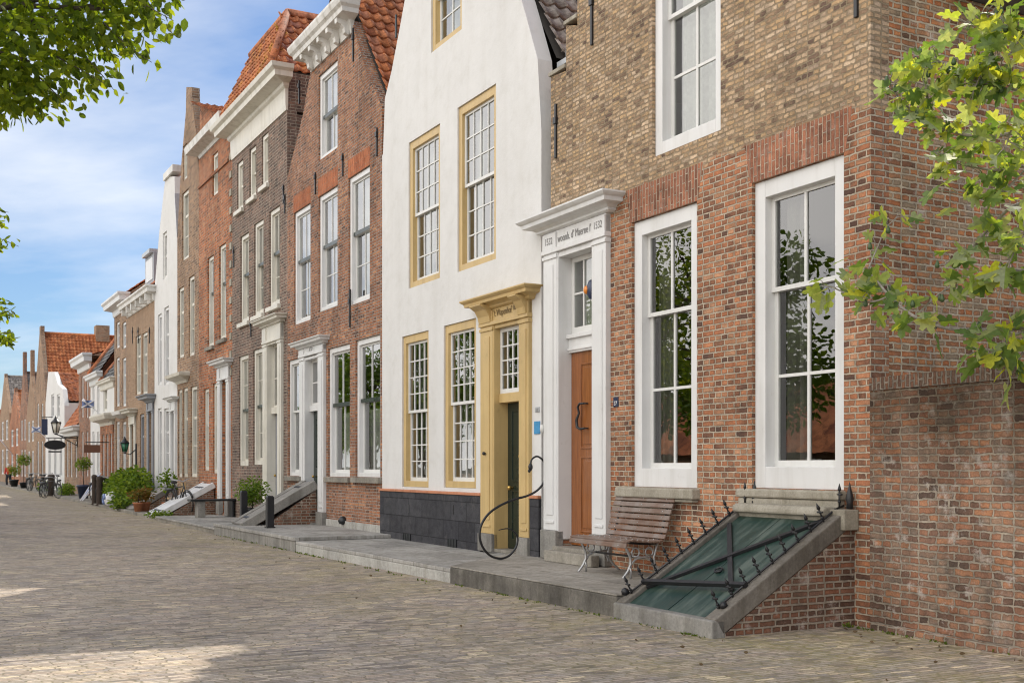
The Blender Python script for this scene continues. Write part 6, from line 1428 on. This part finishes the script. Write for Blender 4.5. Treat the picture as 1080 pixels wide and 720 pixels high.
Ed = [(0, 1), (1, 2), (2, 3), (3, 4), (0, 5), (5, 6), (6, 7), (7, 8), (0, 9), (9, 10), (10, 11), (11, 12), (2, 13), (13, 14), (14, 15), (2, 16), (16, 17), (17, 18)]
Rd = [.13, .12, .14, .06, .10, .10, .075, .05, .045, .10, .075, .05, .045, .065, .05, .04, .065, .05, .04]
skin_body('body', V, Ed, Rd, 'skin', PE)
skin_body('jacket', [(0, 0, .88), (0, 0, 1.15), (0, 0, 1.40), (-.20, 0, 1.40), (-.275, .06, 1.14), (-.255, -.08, .95), (.20, 0, 1.40), (.275, -.04, 1.14), (.255, -.20, 1.0)], [(0, 1), (1, 2), (2, 3), (3, 4), (4, 5), (2, 6), (6, 7), (7, 8)], [.17, .155, .165, .085, .07, .058, .085, .07, .058], 'red_cloth', PE)
skin_body('trousers', [(0, 0, .92), (-.10, 0, .86), (-.11, -.12, .50), (-.11, -.02, .10), (.10, 0, .86), (.11, .06, .50), (.11, .16, .11)], [(0, 1), (1, 2), (2, 3), (0, 4), (4, 5), (5, 6)], [.15, .12, .095, .075, .12, .095, .075], 'dark_cloth', PE)
m = MB(); m.ball(pb+Vector((0, 0.02, 1.67)), 0.125, 10, (1, 1, 0.85)); m.build('hair', 'pale_hair', PE)

# ------------------------------------------------------------------ what stands across the street (seen mirrored in the windows)
def mirrored_tree(u, n, h, label, seed, proto=None):
    base = W(u, n, 0)
    if proto:
        o = copy_tree(proto); o.location = base; o.rotation_euler = (0, 0, seed*1.3); o['label'] = label; return o
    rn = random.Random(seed); o = wthing('street_tree', label, 'tree', base, 'trees across the street'); w_ = MB(); l_ = MB()
    w_.tube([base, base+Vector((0, 0, h*0.3)), base+Vector((0.1, 0, h*0.7))], [0.28, 0.22, 0.1], 10)
    for k in range(38):
        a = rn.uniform(0, 6.28); rr = rn.uniform(0.3, 1)*h*0.30; z = h*rn.uniform(0.36, 0.95); rr *= 1-abs(z/h-0.6)*1.1
        c = base+Vector((rr*math.cos(a), rr*math.sin(a), z)); limb(w_, base+Vector((0, 0, max(h*0.25, z-h*0.25))), c, 0.06, 0.015, 0.1, rn=rn, seg=5)
        cloud(l_, c, (1.15, 1.15, 0.95), 185, 0.27, rn)
    w_.build('trunk', 'bark', o); l_.build('crown', 'box_leaf', o); return o
pt = mirrored_tree(-22, 17, 9.0, 'dense street tree across from the brick corner house', 3)
for k, (u_, n_, lab) in enumerate(((-15.5, 19, 'street tree across the road, nearest the camera'), (-30, 18, 'street tree across from the white house'), (-41, 17, 'street tree across from the red brick house'), (-36, 18.5, 'street tree across the road between the red and the white house'), (-50, 17, 'street tree across from the purple brick house'), (-58, 17, 'street tree across the road beyond the white cellar hatch'), (-67, 18, 'street tree across the road opposite the tan house'), (-88, 15, 'street tree across the road opposite the white gabled house'), (-112, 13, 'tree at the far end of the street, nearest the houses'), (-124, 22, 'tree closing the far end of the street'), (-118, 34, 'tree at the far end of the street, well away from the houses'))):
    mirrored_tree(u_, n_, 9, lab, k+4, pt)
OH = thing('cottage', 'cottage with a steep orange roof across the street', 'house', -34, 27, 0)
m = MB(); m.box(-46, -22, -33, -27, 0, 2.2); m.build('wall', 'brick_tan', OH)
m = MB(); m.hexa([(-46.3, -33.3, 2.202), (-21.7, -33.3, 2.202), (-21.7, -26.7, 2.202), (-46.3, -26.7, 2.202)], [(-46.3, -30.05, 5.6), (-21.7, -30.05, 5.6), (-21.7, -29.95, 5.6), (-46.3, -29.95, 5.6)]); m.build('roof', 'tiles_red', OH)
m = MB()
for x in (-42, -36, -30, -25): m.box(x-0.5, x+0.5, -26.99, -26.9, 0.9, 1.9)
m.build('window', 'white_paint', OH)
HG_ = thing('hedge', 'clipped green hedge across the street', 'hedge', -30, 22, 0); m = MB(); rn = random.Random(9)
for _ in range(5000): leaf(m, (rn.uniform(-48, -12), -22+rn.gauss(0, .35), rn.uniform(0.05, 0.95)), 0.2, rn=rn)
m.build('foliage', 'box_leaf', HG_)

# ================================================================== camera, sun, sky
cam = bpy.data.cameras.new('camera'); co_ = bpy.data.objects.new('camera', cam); COL.objects.link(co_)
co_.location = (0, 0, EYE); co_.rotation_euler = (R(90), 0, 0)
cam.sensor_width = 36; cam.lens = F/1080*36; cam.shift_y = (HOR-360)/1080; cam.clip_end = 3000; cam.clip_start = 0.05
cam.dof.use_dof = True; cam.dof.focus_distance = 14.0; cam.dof.aperture_fstop = 5.0
sc.camera = co_
LD = (Vector((NX, NY, 0))*0.806+Vector((-DX, -DY, 0))*0.592).normalized()   # way the sunlight travels over the ground
ELEV = R(46.1)
d = Vector((LD.x*math.cos(ELEV), LD.y*math.cos(ELEV), -math.sin(ELEV)))
sun = bpy.data.lights.new('sun', 'SUN'); sun.energy = 3.4; sun.angle = R(0.55); sun.color = (1.0, 0.93, 0.82)
so = bpy.data.objects.new('sun', sun); COL.objects.link(so); so.rotation_euler = d.to_track_quat('-Z', 'Y').to_euler(); so.location = (0, 0, 40)
wo = bpy.data.worlds.new('World'); sc.world = wo; wo.use_nodes = True; nt = wo.node_tree; nt.nodes.clear()
wout = nt.nodes.new('ShaderNodeOutputWorld')
sky = nd(nt, 'ShaderNodeTexSky', None, sky_type='NISHITA'); sky.sun_disc = False; sky.sun_elevation = ELEV; sky.sun_rotation = math.atan2(-LD.x, -LD.y); sky.altitude = 0; sky.air_density = 1.0; sky.dust_density = 0.6; sky.ozone_density = 1.5
g = nd(nt, 'ShaderNodeTexCoord').outputs['Generated']
sp = nd(nt, 'ShaderNodeSeparateXYZ', {0: g})
zc_ = math_(nt, 'ADD', math_(nt, 'MAXIMUM', sp.outputs[2], 0.0), 0.22)
pv = nd(nt, 'ShaderNodeCombineXYZ', {0: math_(nt, 'DIVIDE', sp.outputs[0], zc_), 1: math_(nt, 'DIVIDE', sp.outputs[1], zc_), 2: 0.0}).outputs[0]
pv = nd(nt, 'ShaderNodeMapping', {'Vector': pv, 'Location': (3.1, 1.7, 0), 'Rotation': (0, 0, 0.6), 'Scale': (0.7, 1.15, 1)}).outputs[0]
cn = noise(nt, pv, 1.05, 9, 0.56)
dotn = nd(nt, 'ShaderNodeVectorMath', {0: g, 1: (NX, NY, 0.0)}, operation='DOT_PRODUCT').outputs[1]
back = maprange(nt, dotn, 0.12, 0.62, 0.0, 1.0)       # bright clouds added out of view on the street side, to light the shaded facades
cf = math_(nt, 'ADD', cn, math_(nt, 'MULTIPLY', back, 0.30))
cf = maprange(nt, cf, 0.42, 0.72, 0.0, 1.0)
ccol = nd(nt, 'ShaderNodeCombineXYZ', {0: math_(nt, 'MULTIPLY_ADD', back, 11.0, 7.0), 1: math_(nt, 'MULTIPLY_ADD', back, 10.1, 7.3), 2: math_(nt, 'MULTIPLY_ADD', back, 9.0, 7.8)}).outputs[0]
skc = mixc(nt, 1.0, sky.outputs[0], (0.58, 0.70, 0.85), 'MULTIPLY')
mx = nd(nt, 'ShaderNodeMix', None, data_type='RGBA'); nt.links.new(cf, mx.inputs[0]); nt.links.new(skc, mx.inputs[6]); nt.links.new(ccol, mx.inputs[7])
bg = nd(nt, 'ShaderNodeBackground', {'Color': mx.outputs[2], 'Strength': 0.1}); nt.links.new(bg.outputs[0], wout.inputs[0])
sc.view_settings.view_transform = 'Standard'; sc.view_settings.look = 'None'; sc.view_settings.exposure = 0.52; sc.view_settings.gamma = 1.0
sc.render.engine = 'CYCLES'; sc.cycles.use_denoising = True; sc.cycles.filter_width = 1.1; sc.cycles.max_bounces = 8; sc.cycles.transparent_max_bounces = 12
